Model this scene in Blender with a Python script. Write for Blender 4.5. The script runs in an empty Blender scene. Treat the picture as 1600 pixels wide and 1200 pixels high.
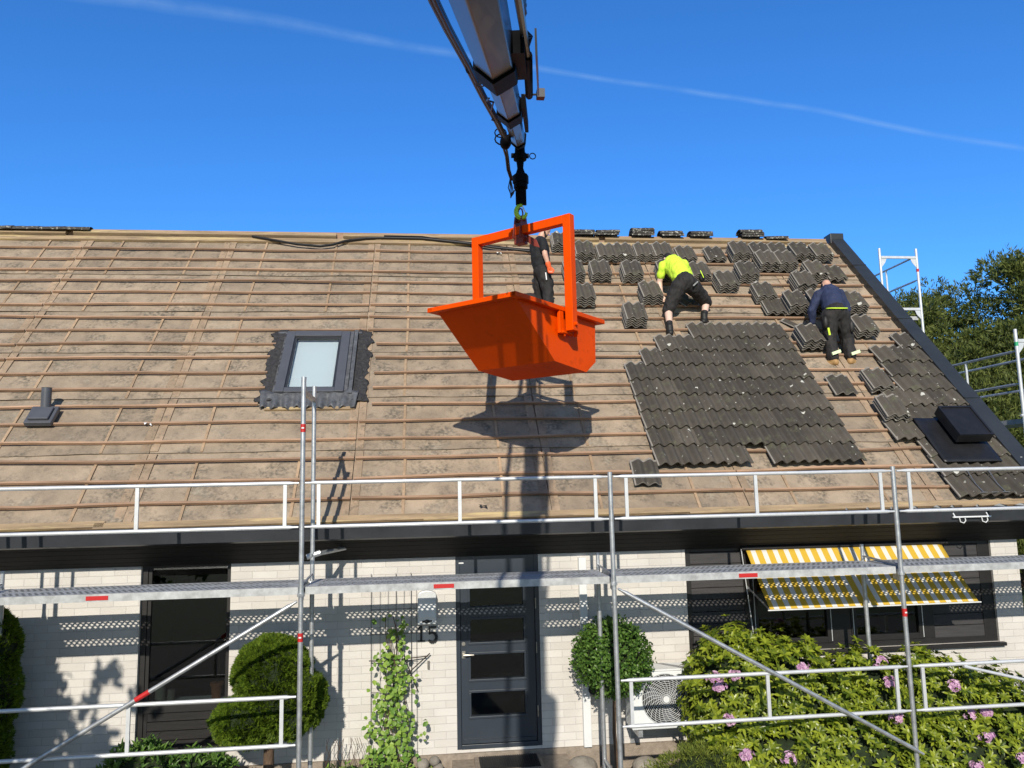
import bpy, bmesh, math, random
from mathutils import Vector, Matrix, noise
random.seed(7)
SC = bpy.context.scene
COL = SC.collection
V = Vector
# ------------------------------------------------------------------ camera, sky, sun, exposure
CAM = V((-1.8463, -7.8562, 2.8104))
cam = bpy.data.cameras.new("camera"); camo = bpy.data.objects.new("camera", cam); COL.objects.link(camo)
yaw, pitch, roll = 0.1092, 0.1302, -0.0216
Fw = V((math.sin(yaw)*math.cos(pitch), math.cos(yaw)*math.cos(pitch), math.sin(pitch)))
Rt0 = V((math.cos(yaw), -math.sin(yaw), 0)); Up0 = Rt0.cross(Fw)
Rt = Rt0*math.cos(roll)+Up0*math.sin(roll); Up = Up0*math.cos(roll)-Rt0*math.sin(roll)
camo.matrix_world = Matrix(((Rt.x, Up.x, -Fw.x, CAM.x), (Rt.y, Up.y, -Fw.y, CAM.y), (Rt.z, Up.z, -Fw.z, CAM.z), (0, 0, 0, 1)))
cam.sensor_width = 36; cam.lens = 36*1215.7/1600; cam.clip_end = 2000; cam.clip_start = 0.05
SC.camera = camo
SUN = V((0.1629, 1.0, -0.5501)).normalized()
EL = math.radians(28.5)
sl = bpy.data.lights.new("sun", 'SUN'); sl.energy = 4.6; sl.angle = math.radians(0.53); sl.color = (1.0, 0.92, 0.79)
so = bpy.data.objects.new("sun", sl); COL.objects.link(so)
so.rotation_euler = SUN.to_track_quat('-Z', 'Y').to_euler()
W = bpy.data.worlds.new("World"); SC.world = W; W.use_nodes = True
nt = W.node_tree; nt.nodes.clear(); N = nt.nodes.new; Lk = nt.links.new
wo = N('ShaderNodeOutputWorld'); bg = N('ShaderNodeBackground'); sky = N('ShaderNodeTexSky')
sky.sky_type = 'NISHITA'; sky.sun_disc = False; sky.sun_elevation = EL; sky.sun_rotation = math.radians(189.3)
sky.air_density = 1.0; sky.dust_density = 0.2; sky.ozone_density = 3.0
hs = N('ShaderNodeHueSaturation'); hs.inputs['Saturation'].default_value = 1.05; hs.inputs['Value'].default_value = 1.0
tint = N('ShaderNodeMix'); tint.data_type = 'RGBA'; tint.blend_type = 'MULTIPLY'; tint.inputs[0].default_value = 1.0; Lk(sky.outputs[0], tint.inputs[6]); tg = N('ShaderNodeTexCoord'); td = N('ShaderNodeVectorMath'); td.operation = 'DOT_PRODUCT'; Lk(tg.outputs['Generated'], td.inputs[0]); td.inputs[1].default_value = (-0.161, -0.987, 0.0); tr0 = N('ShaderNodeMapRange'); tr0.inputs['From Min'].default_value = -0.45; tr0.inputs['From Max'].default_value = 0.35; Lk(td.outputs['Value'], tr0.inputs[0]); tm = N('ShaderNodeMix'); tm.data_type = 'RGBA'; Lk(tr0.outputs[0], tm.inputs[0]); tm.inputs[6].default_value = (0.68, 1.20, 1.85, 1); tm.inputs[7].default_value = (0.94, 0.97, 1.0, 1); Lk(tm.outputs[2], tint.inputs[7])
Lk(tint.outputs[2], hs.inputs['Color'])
# condensation trail: a thin streak along a great circle of the sky
tc = N('ShaderNodeTexCoord')
def vdot(v):
    d = N('ShaderNodeVectorMath'); d.operation = 'DOT_PRODUCT'; Lk(tc.outputs['Generated'], d.inputs[0]); d.inputs[1].default_value = v; return d.outputs['Value']
def mth(op, a, b=None, c=None, clamp=False):
    m = N('ShaderNodeMath'); m.operation = op; m.use_clamp = clamp
    for i, x in enumerate((a, b, c)):
        if x is None: continue
        if isinstance(x, (int, float)): m.inputs[i].default_value = x
        else: Lk(x, m.inputs[i])
    return m.outputs[0]
dn = vdot((-0.116, 0.507, -0.854)); de = vdot((0.985, 0.0, -0.134))
nz = N('ShaderNodeTexNoise'); nz.inputs['Scale'].default_value = 22; nz.inputs['Detail'].default_value = 5; Lk(tc.outputs['Generated'], nz.inputs['Vector'])
nz2 = N('ShaderNodeTexNoise'); nz2.inputs['Scale'].default_value = 4; Lk(tc.outputs['Generated'], nz2.inputs['Vector'])
off = mth('MULTIPLY', mth('SUBTRACT', nz2.outputs[0], 0.5), 0.02)
wid = mth('ADD', mth('MULTIPLY', mth('SUBTRACT', 0.12, de), 0.012, None, True), 0.0042)
ds = mth('ABSOLUTE', mth('ADD', dn, off))
st = mth('SUBTRACT', 1.0, mth('DIVIDE', ds, wid), None, True)
st = mth('MULTIPLY', st, mth('MULTIPLY_ADD', nz.outputs[0], 1.6, -0.25, True))
st = mth('MULTIPLY', st, mth('GREATER_THAN', vdot((0, 1, 0)), 0.0))
mixc = N('ShaderNodeMix'); mixc.data_type = 'RGBA'
Lk(mth('MULTIPLY', st, 0.30), mixc.inputs[0]); Lk(hs.outputs[0], mixc.inputs[6]); mixc.inputs[7].default_value = (3.6, 5.6, 8.4, 1)
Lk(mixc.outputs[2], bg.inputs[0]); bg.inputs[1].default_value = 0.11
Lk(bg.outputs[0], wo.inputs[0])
SC.view_settings.view_transform = 'Standard'; SC.view_settings.look = 'None'; SC.view_settings.exposure = 0; SC.view_settings.gamma = 1
SC.render.engine = 'CYCLES'
# ------------------------------------------------------------------ helpers
def tag(o, label=None, cat=None, group=None, kind=None):
    if label: o['label'] = label
    if cat: o['category'] = cat
    if group: o['group'] = group
    o['kind'] = kind or 'thing'
    return o
def wloc(o):
    p = V((0, 0, 0))
    while o is not None: p += V(o.location); o = o.parent
    return p
def empty(name, loc=(0, 0, 0), parent=None):
    o = bpy.data.objects.new(name, None); COL.objects.link(o)
    if parent is not None: o.parent = parent; o.location = V(loc)-wloc(parent)
    else: o.location = loc
    o.empty_display_size = 0.1
    return o
def link(name, me, mat, parent=None, raw=False):
    o = bpy.data.objects.new(name, me); COL.objects.link(o)
    if mat is not None: me.materials.append(mat)
    if parent is not None: o.parent = parent
    return o
class MB:
    def __init__(s): s.v = []; s.f = []; s.m = []; s.mi = 0
    def add(s, vs, fs):
        b = len(s.v); s.v += [V(x) for x in vs]
        for f in fs: s.f.append([b+i for i in f]); s.m.append(s.mi)
    def quad(s, a, b, c, d): s.add([a, b, c, d], [(0, 1, 2, 3)])
    def box(s, lo, hi, M=None):
        x0, y0, z0 = lo; x1, y1, z1 = hi
        vs = [V((x, y, z)) for z in (z0, z1) for y in (y0, y1) for x in (x0, x1)]
        if M is not None: vs = [M @ v for v in vs]
        s.add(vs, [(0, 2, 3, 1), (4, 5, 7, 6), (0, 1, 5, 4), (2, 6, 7, 3), (0, 4, 6, 2), (1, 3, 7, 5)])
    def bar(s, p, q, w, h, up=(0, 0, 1)):
        p = V(p); q = V(q); d = (q-p).normalized(); up = V(up)
        if abs(d.dot(up)) > 0.98: up = V((0, 1, 0))
        a = d.cross(up).normalized(); u = a.cross(d)
        M = Matrix(((a.x, d.x, u.x, p.x), (a.y, d.y, u.y, p.y), (a.z, d.z, u.z, p.z), (0, 0, 0, 1)))
        s.box((-w/2, 0, -h/2), (w/2, (q-p).length, h/2), M)
    def path(s, pts, r, n=8, cap=True):
        pts = [V(p) for p in pts]; rs = r if isinstance(r, (list, tuple)) else [r]*len(pts)
        b = len(s.v); up = None
        for i, p in enumerate(pts):
            d = (pts[min(i+1, len(pts)-1)]-pts[max(i-1, 0)]).normalized()
            if up is None:
                up = V((0, 0, 1)) if abs(d.z) < 0.9 else V((1, 0, 0))
            a = d.cross(up).normalized(); up = a.cross(d).normalized()
            for k in range(n):
                t = 2*math.pi*k/n; s.v.append(p+(a*math.cos(t)+up*math.sin(t))*rs[i])
        for i in range(len(pts)-1):
            for k in range(n):
                k2 = (k+1) % n
                s.f.append([b+i*n+k, b+i*n+k2, b+(i+1)*n+k2, b+(i+1)*n+k]); s.m.append(s.mi)
        if cap:
            s.f.append([b+k for k in range(n)][::-1]); s.m.append(s.mi)
            s.f.append([b+(len(pts)-1)*n+k for k in range(n)]); s.m.append(s.mi)
    def tube(s, p, q, r, n=10, r2=None): s.path([p, q], [r, r if r2 is None else r2], n)
    def prism(s, poly, d):
        poly = [V(p) for p in poly]; d = V(d); n = len(poly)
        s.add(poly+[p+d for p in poly], [tuple(range(n))[::-1], tuple(range(n, 2*n))]+[(i, (i+1) % n, n+(i+1) % n, n+i) for i in range(n)])
    def grid(s, fn, nu, nv):
        vs = [fn(i/nu, j/nv) for j in range(nv+1) for i in range(nu+1)]
        s.add(vs, [(j*(nu+1)+i, j*(nu+1)+i+1, (j+1)*(nu+1)+i+1, (j+1)*(nu+1)+i) for j in range(nv) for i in range(nu)])
    def ball(s, c, r, nu=12, nv=8, M=None):
        c = V(c); r = V((r, r, r)) if isinstance(r, (int, float)) else V(r)
        vs = []
        for j in range(nv+1):
            ph = math.pi*j/nv
            for i in range(nu):
                t = 2*math.pi*i/nu
                p = V((r.x*math.sin(ph)*math.cos(t), r.y*math.sin(ph)*math.sin(t), r.z*math.cos(ph)))
                if M is not None: p = M @ p
                vs.append(c+p)
        s.add(vs, [(j*nu+i, (j+1)*nu+i, (j+1)*nu+(i+1) % nu, j*nu+(i+1) % nu) for j in range(nv) for i in range(nu)])
    def build(s, name, mat, parent=None, smooth=False, local=False, bevel=0):
        off = V((0, 0, 0)) if (parent is None or local) else wloc(parent)
        me = bpy.data.meshes.new(name)
        me.from_pydata([v-off for v in s.v], [], s.f)
        mats = mat if isinstance(mat, (list, tuple)) else [mat]
        for m in mats: me.materials.append(m)
        if len(mats) > 1: me.polygons.foreach_set('material_index', s.m)
        bm = bmesh.new(); bm.from_mesh(me)
        if not getattr(s, 'raw', False): bmesh.ops.recalc_face_normals(bm, faces=bm.faces)
        bm.to_mesh(me); bm.free()
        if smooth:
            me.polygons.foreach_set('use_smooth', [True]*len(me.polygons))
            try: me.set_sharp_from_angle(angle=math.radians(42))
            except Exception: pass
        me.update()
        o = bpy.data.objects.new(name, me); COL.objects.link(o)
        if parent is not None: o.parent = parent
        if bevel:
            b = o.modifiers.new('bevel', 'BEVEL'); b.width = bevel; b.segments = 2; b.limit_method = 'ANGLE'
        return o
# ------------------------------------------------------------------ materials
MATS = {}
def mat(name, col, rough=0.6, metal=0.0, spec=0.5, var=0.0, vscale=8.0, bump=0.0, bscale=60.0, dark=None, coat=0.0, objrand=0.0, stretch=(1, 1, 1), trans=0.0):
    m = bpy.data.materials.new(name); m.use_nodes = True; t = m.node_tree; b = t.nodes['Principled BSDF']
    b.inputs['Base Color'].default_value = (*col, 1); b.inputs['Roughness'].default_value = rough; b.inputs['Metallic'].default_value = metal
    b.inputs['Specular IOR Level'].default_value = spec; b.inputs['Coat Weight'].default_value = coat
    if trans: b.inputs['Transmission Weight'].default_value = trans
    n = t.nodes.new; l = t.links.new
    tcn = n('ShaderNodeTexCoord'); mp = n('ShaderNodeMapping'); mp.inputs['Scale'].default_value = stretch; l(tcn.outputs['Object'], mp.inputs[0])
    src = None
    if objrand:
        oi = n('ShaderNodeObjectInfo'); ad = n('ShaderNodeVectorMath'); ad.operation = 'ADD'
        sc_ = n('ShaderNodeVectorMath'); sc_.operation = 'SCALE'; sc_.inputs['Scale'].default_value = 37.0
        cb = n('ShaderNodeCombineXYZ'); l(oi.outputs['Random'], cb.inputs[0]); l(oi.outputs['Random'], cb.inputs[1]); l(cb.outputs[0], sc_.inputs[0])
        l(mp.outputs[0], ad.inputs[0]); l(sc_.outputs[0], ad.inputs[1]); vec = ad.outputs[0]
    else: vec = mp.outputs[0]
    if var or dark:
        nn = n('ShaderNodeTexNoise'); nn.inputs['Scale'].default_value = vscale; nn.inputs['Detail'].default_value = 6; nn.inputs['Roughness'].default_value = 0.65; l(vec, nn.inputs['Vector'])
        rp_ = n('ShaderNodeValToRGB'); l(nn.outputs[0], rp_.inputs[0])
        d = dark or tuple(c*(1-var) for c in col); hi = tuple(min(1, c*(1+var*0.6)) for c in col)
        rp_.color_ramp.elements[0].position = 0.3; rp_.color_ramp.elements[0].color = (*d, 1)
        rp_.color_ramp.elements[1].position = 0.7; rp_.color_ramp.elements[1].color = (*hi, 1)
        src = rp_.outputs[0]
        if objrand:
            hv = n('ShaderNodeHueSaturation'); mm = n('ShaderNodeMath'); mm.operation = 'MULTIPLY_ADD'; l(oi.outputs['Random'], mm.inputs[0]); mm.inputs[1].default_value = objrand; mm.inputs[2].default_value = 1-objrand/2
            l(mm.outputs[0], hv.inputs['Value']); l(src, hv.inputs['Color']); src = hv.outputs[0]
        l(src, b.inputs['Base Color'])
    if bump:
        n2 = n('ShaderNodeTexNoise'); n2.inputs['Scale'].default_value = bscale; n2.inputs['Detail'].default_value = 5; l(vec, n2.inputs['Vector'])
        bp = n('ShaderNodeBump'); bp.inputs['Strength'].default_value = bump; bp.inputs['Distance'].default_value = 0.02; l(n2.outputs[0], bp.inputs['Height']); l(bp.outputs[0], b.inputs['Normal'])
    m['src'] = 0; MATS[name] = m; m_info[name] = (t, b, vec, src)
    return m
m_info = {}
def speckle(m, col, scale, lo, hi, second=None):
    """patches of another substance with an outline of their own (lichen, stains)"""
    t, b, vec, src = m_info[m.name]; n = t.nodes.new; l = t.links.new
    nn = n('ShaderNodeTexNoise'); nn.inputs['Scale'].default_value = scale; nn.inputs['Detail'].default_value = 4; nn.inputs['Roughness'].default_value = 0.7; l(vec, nn.inputs['Vector'])
    mr = n('ShaderNodeMapRange'); mr.inputs['From Min'].default_value = lo; mr.inputs['From Max'].default_value = hi; l(nn.outputs[0], mr.inputs[0])
    f = mr.outputs[0]
    if second:
        n3 = n('ShaderNodeTexNoise'); n3.inputs['Scale'].default_value = second[0]; l(vec, n3.inputs['Vector'])
        m3 = n('ShaderNodeMapRange'); m3.inputs['From Min'].default_value = second[1]; m3.inputs['From Max'].default_value = second[2]; l(n3.outputs[0], m3.inputs[0])
        mu = n('ShaderNodeMath'); mu.operation = 'MULTIPLY'; l(f, mu.inputs[0]); l(m3.outputs[0], mu.inputs[1]); f = mu.outputs[0]
    mx = n('ShaderNodeMix'); mx.data_type = 'RGBA'; l(f, mx.inputs[0])
    if src is not None: l(src, mx.inputs[6])
    else: mx.inputs[6].default_value = b.inputs['Base Color'].default_value[:]
    mx.inputs[7].default_value = (*col, 1); l(mx.outputs[2], b.inputs['Base Color'])
    m_info[m.name] = (t, b, vec, mx.outputs[2])
def spots(m, col, scale, rad, keep):
    """scattered round lichen spots"""
    t, b, vec, src = m_info[m.name]; n = t.nodes.new; l = t.links.new
    wn = n('ShaderNodeTexNoise'); wn.inputs['Scale'].default_value = 30; l(vec, wn.inputs['Vector']); ws = n('ShaderNodeVectorMath'); ws.operation = 'SCALE'; ws.inputs['Scale'].default_value = .05; l(wn.outputs['Color'], ws.inputs[0]); wa = n('ShaderNodeVectorMath'); l(vec, wa.inputs[0]); l(ws.outputs[0], wa.inputs[1])
    vo = n('ShaderNodeTexVoronoi'); vo.inputs['Scale'].default_value = scale; l(wa.outputs[0], vo.inputs['Vector']); sp_ = n('ShaderNodeSeparateColor'); l(vo.outputs['Color'], sp_.inputs[0])
    r_ = n('ShaderNodeMath'); r_.operation = 'MULTIPLY'; l(sp_.outputs[1], r_.inputs[0]); r_.inputs[1].default_value = rad
    a = n('ShaderNodeMath'); a.operation = 'LESS_THAN'; l(vo.outputs['Distance'], a.inputs[0]); l(r_.outputs[0], a.inputs[1])
    k = n('ShaderNodeMath'); k.operation = 'GREATER_THAN'; l(sp_.outputs[0], k.inputs[0]); k.inputs[1].default_value = 1-keep
    mu = n('ShaderNodeMath'); mu.operation = 'MULTIPLY'; l(a.outputs[0], mu.inputs[0]); l(k.outputs[0], mu.inputs[1])
    mx = n('ShaderNodeMix'); mx.data_type = 'RGBA'; l(mu.outputs[0], mx.inputs[0]); l(src, mx.inputs[6]); mx.inputs[7].default_value = (*col, 1); l(mx.outputs[2], b.inputs['Base Color']); m_info[m.name] = (t, b, vec, mx.outputs[2])
def edge_wear(m, kf):
    """pale bare concrete on the interlock rib and the head edge of each tile"""
    t, b, vec, src = m_info[m.name]; n = t.nodes.new; l = t.links.new; tc_ = n('ShaderNodeTexCoord'); sx = n('ShaderNodeSeparateXYZ'); l(tc_.outputs['Object'], sx.inputs[0])
    a = n('ShaderNodeMath'); a.operation = 'LESS_THAN'; l(sx.outputs[0], a.inputs[0]); a.inputs[1].default_value = .0195
    c = n('ShaderNodeMath'); c.operation = 'GREATER_THAN'; l(sx.outputs[1], c.inputs[0]); c.inputs[1].default_value = .392
    fr_ = n('ShaderNodeMath'); fr_.operation = 'LESS_THAN'; l(sx.outputs[1], fr_.inputs[0]); fr_.inputs[1].default_value = .0035; m0 = n('ShaderNodeMath'); m0.operation = 'MULTIPLY_ADD'; l(fr_.outputs[0], m0.inputs[0]); m0.inputs[1].default_value = kf; l(a.outputs[0], m0.inputs[2]); m0.use_clamp = True; mx_ = n('ShaderNodeMath'); mx_.operation = 'MAXIMUM'; l(m0.outputs[0], mx_.inputs[0]); l(c.outputs[0], mx_.inputs[1]); f_ = n('ShaderNodeMath'); f_.operation = 'MULTIPLY'; l(mx_.outputs[0], f_.inputs[0]); f_.inputs[1].default_value = .75
    mx = n('ShaderNodeMix'); mx.data_type = 'RGBA'; l(f_.outputs[0], mx.inputs[0]); l(src, mx.inputs[6]); mx.inputs[7].default_value = (0.30, 0.28, 0.25, 1); l(mx.outputs[2], b.inputs['Base Color']); m_info[m.name] = (t, b, vec, mx.outputs[2])
def tilemat(name, kf):
    m = mat(name, (0.074, 0.064, 0.052), 0.85, var=0.22, vscale=5, bump=0.14, bscale=80, objrand=0.6)
    speckle(m, (0.10, 0.10, 0.062), 6, 0.56, 0.70); spots(m, (0.55, 0.55, 0.50), 8, 0.28, 0.10); spots(m, (0.30, 0.30, 0.26), 24, 0.34, 0.10); edge_wear(m, kf); return m
M_tile = tilemat('concrete_tile', .10); M_tile2 = tilemat('stacked_concrete_tile', .75)
M_ridge = mat('lichen_tile', (0.055, 0.05, 0.045), 0.9, var=0.4, vscale=9, bump=0.6, bscale=70, objrand=0.3)
speckle(M_ridge, (0.42, 0.42, 0.37), 24, 0.56, 0.62)
M_sheet = mat('hardboard', (0.325, 0.256, 0.187), 0.9, var=0.30, vscale=2.6, bump=0.35, bscale=45, objrand=0.24)
speckle(M_sheet, (0.10, 0.088, 0.068), 3.2, 0.46, 0.66, (24, 0.34, 0.60))
speckle(M_sheet, (0.35, 0.30, 0.23), 1.6, 0.58, 0.75)
M_batten = mat('batten_wood', (0.37, 0.235, 0.15), 0.75, var=0.4, vscale=5, bump=0.25, bscale=40, objrand=0.45, stretch=(0.35, 4, 4))
M_strip = mat('strip_wood', (0.37, 0.26, 0.165), 0.8, var=0.3, vscale=9, objrand=0.35)
M_cover = mat('cover_board', (0.34, 0.25, 0.17), 0.85, var=0.3, vscale=6, bump=0.2, objrand=0.25)
speckle(M_cover, (0.10, 0.085, 0.065), 9, 0.5, 0.7, (30, 0.4, 0.6))
M_board = mat('pale_board', (0.36, 0.26, 0.155), 0.75, var=0.4, vscale=3, bump=0.2, bscale=30, stretch=(0.4, 4, 4))
speckle(M_board, (0.52, 0.40, 0.2), 2.2, 0.55, 0.66)
speckle(M_board, (0.20, 0.15, 0.10), 5, 0.56, 0.7)
M_black = mat('black_paint', (0.012, 0.012, 0.014), 0.45, var=0.4, vscale=6, bump=0.08, bscale=50)
M_clad = mat('dark_stained_boards', (0.013, 0.012, 0.012), 0.75, var=0.45, vscale=9, bump=0.3, bscale=40, stretch=(0.3, 5, 5))
M_gutter = mat('anthracite_metal', (0.034, 0.037, 0.043), 0.32, var=0.3, vscale=3)
M_verge = mat('slate_grey_flashing', (0.030, 0.035, 0.040), 0.4, var=0.2, vscale=3)
speckle(M_verge, (0.5, 0.5, 0.48), 9, 0.72, 0.74)
M_lead = mat('bitumen', (0.035, 0.034, 0.036), 0.8, var=0.7, vscale=22, bump=0.9, bscale=35)
M_apron = mat('lead_apron', (0.10, 0.105, 0.115), 0.5, var=0.5, vscale=14, bump=0.3, bscale=50)
M_frame = mat('window_metal', (0.085, 0.09, 0.105), 0.35, var=0.12, vscale=5)
M_door = mat('door_paint', (0.03, 0.04, 0.055), 0.35, var=0.1, vscale=4)
M_dwood = mat('dark_window_frame', (0.014, 0.013, 0.013), 0.5, var=0.3, vscale=8, stretch=(1, 1, 4))
M_panel = mat('dark_panel_boards', (0.045, 0.043, 0.045), 0.65, var=0.35, vscale=7, stretch=(0.4, 3, 5), bump=0.15)
M_galv = mat('galvanised_steel', (0.54, 0.56, 0.58), 0.42, metal=0.7, var=0.28, vscale=14, bump=0.06, bscale=80)
speckle(M_galv, (0.30, 0.31, 0.32), 5, 0.62, 0.75)
M_alu = mat('white_aluminium', (0.70, 0.72, 0.74), 0.4, metal=0.35, var=0.12, vscale=12)
M_deck = mat('galvanised_deck', (0.47, 0.485, 0.49), 0.55, metal=0.15, var=0.35, vscale=10)
M_red = mat('red_sticker', (0.50, 0.015, 0.015), 0.5)
M_white = mat('white_plastic', (0.72, 0.74, 0.75), 0.4, var=0.05)
M_orange = mat('orange_paint', (0.82, 0.078, 0.0), 0.5, spec=0.08, var=0.12, vscale=2.5, bump=0.12, bscale=5)
speckle(M_orange, (0.60, 0.055, 0.0), 5, 0.56, 0.75)
speckle(M_orange, (0.30, 0.05, 0.02), 28, 0.70, 0.74)
M_boom = mat('crane_paint', (0.026, 0.024, 0.023), 0.33, spec=0.4, var=0.4, vscale=3, coat=0.12)
M_blacksteel = mat('black_steel', (0.006, 0.006, 0.008), 0.6, spec=0.06, var=0.5, vscale=9)
M_hose = mat('rubber_hose', (0.008, 0.008, 0.009), 0.45)
M_bmetal = mat('bare_metal', (0.42, 0.40, 0.36), 0.35, metal=0.8, var=0.3, vscale=20)
M_lime = mat('lime_hook', (0.42, 0.72, 0.03), 0.4, coat=0.2)
M_shadedred = mat('shaded_red', (0.22, 0.035, 0.018), 0.5, var=0.2)  # crane head's shadow on the lifting lug, put into the colour as dark red
M_terra = mat('terracotta', (0.45, 0.16, 0.07), 0.8, var=0.2)
M_soil = mat('soil', (0.05, 0.035, 0.025), 0.95, var=0.5, vscale=20, bump=0.5)
M_concrete = mat('concrete_plinth', (0.30, 0.25, 0.20), 0.9, var=0.3, vscale=12, bump=0.4, bscale=60)
M_stone = mat('field_stone', (0.26, 0.235, 0.20), 0.85, var=0.4, vscale=5, bump=0.5, bscale=30, objrand=0.4)
M_bark = mat('bark', (0.11, 0.07, 0.045), 0.9, var=0.5, vscale=12, bump=0.8, bscale=30, stretch=(2, 2, 0.6))
M_skin = mat('skin', (0.62, 0.36, 0.26), 0.5, var=0.12, vscale=8); M_skinp = mat('pale_skin', (0.75, 0.52, 0.42), 0.5, var=0.1, vscale=10)
M_hivis = mat('hivis_fabric', (0.66, 0.95, 0.06), 0.75, var=0.08, vscale=9, bump=0.3, bscale=18)
M_navy = mat('navy_fabric', (0.022, 0.033, 0.085), 0.8, var=0.25, vscale=9, bump=0.35, bscale=14)
M_wear = mat('black_workwear', (0.020, 0.018, 0.018), 0.8, var=0.35, vscale=9, bump=0.4, bscale=14)
M_tshirt = mat('black_tshirt', (0.010, 0.011, 0.014), 0.85, var=0.3, vscale=9, bump=0.3, bscale=14)
M_boot = mat('black_boot', (0.015, 0.014, 0.013), 0.6, var=0.4, vscale=20)
M_tan = mat('tan_boot', (0.42, 0.25, 0.10), 0.7, var=0.25, vscale=20)
M_glove = mat('orange_glove', (0.85, 0.13, 0.03), 0.6, var=0.1)
M_hair = mat('dark_hair', (0.02, 0.015, 0.012), 0.7, var=0.4, vscale=30, bump=0.4)
M_pale = mat('reflective_strip', (0.75, 0.9, 0.55), 0.4)
M_glove2 = mat('grey_glove', (0.05, 0.05, 0.055), 0.8, var=0.3, vscale=20)
def leafmat(name, c1, c2, rough=0.45, sss=0.0):
    m = bpy.data.materials.new(name); m.use_nodes = True; t = m.node_tree; b = t.nodes['Principled BSDF']; n = t.nodes.new; l = t.links.new
    g = n('ShaderNodeNewGeometry'); r = n('ShaderNodeValToRGB'); l(g.outputs['Random Per Island'], r.inputs[0])
    r.color_ramp.elements[0].color = (*c1, 1); r.color_ramp.elements[1].color = (*c2, 1)
    l(r.outputs[0], b.inputs['Base Color']); b.inputs['Roughness'].default_value = rough; b.inputs['Specular IOR Level'].default_value = 0.35
    tr = n('ShaderNodeBsdfTranslucent'); l(r.outputs[0], tr.inputs[0]); ms = n('ShaderNodeMixShader'); ms.inputs[0].default_value = 0.28
    l(b.outputs[0], ms.inputs[1]); l(tr.outputs[0], ms.inputs[2]); l(ms.outputs[0], t.nodes['Material Output'].inputs[0])
    return m
M_rhodo = leafmat('rhododendron_leaf', (0.045, 0.085, 0.008), (0.34, 0.40, 0.035), 0.33)
M_thuja = leafmat('thuja_needle', (0.035, 0.08, 0.006), (0.17, 0.25, 0.018), 0.6)
M_bay = leafmat('box_leaf', (0.035, 0.09, 0.015), (0.15, 0.27, 0.05), 0.35)
M_vine = leafmat('vine_leaf', (0.10, 0.22, 0.03), (0.34, 0.48, 0.09), 0.45)
M_junip = leafmat('juniper_leaf', (0.07, 0.11, 0.015), (0.26, 0.30, 0.05), 0.6)
M_pine = leafmat('pine_needle', (0.04, 0.065, 0.014), (0.19, 0.22, 0.05), 0.6)
M_tree = leafmat('tree_leaf', (0.04, 0.09, 0.015), (0.12, 0.20, 0.04), 0.5)
M_petal = leafmat('rhododendron_petal', (0.46, 0.20, 0.42), (0.85, 0.62, 0.76), 0.6)
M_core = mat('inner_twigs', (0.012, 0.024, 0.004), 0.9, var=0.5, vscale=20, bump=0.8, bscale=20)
# glass
def glass(name, tint, alpha, blind=None):
    m = bpy.data.materials.new(name); m.use_nodes = True; t = m.node_tree; t.nodes.remove(t.nodes['Principled BSDF']); n = t.nodes.new; l = t.links.new
    g = n('ShaderNodeBsdfGlossy'); g.inputs['Roughness'].default_value = 0.015; tr = n('ShaderNodeBsdfTransparent'); tr.inputs[0].default_value = (*tint, 1)
    fr = n('ShaderNodeFresnel'); gb = n('ShaderNodeNewGeometry'); io = n('ShaderNodeMapRange'); io.inputs['To Min'].default_value = 1.5; io.inputs['To Max'].default_value = 1/1.5; l(gb.outputs['Backfacing'], io.inputs[0]); l(io.outputs[0], fr.inputs[0]); mx = n('ShaderNodeMixShader'); ad = n('ShaderNodeMath'); ad.operation = 'ADD'; l(fr.outputs[0], ad.inputs[0]); ad.inputs[1].default_value = alpha
    l(ad.outputs[0], mx.inputs[0]); l(tr.outputs[0], mx.inputs[1]); l(g.outputs[0], mx.inputs[2]); l(mx.outputs[0], t.nodes['Material Output'].inputs[0])
    return m
M_glass = glass('window_glass', (0.5, 0.55, 0.55), 0.03); M_glass2 = glass('skylight_glass', (0.93, 0.96, 0.97), 0.10)
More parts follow.
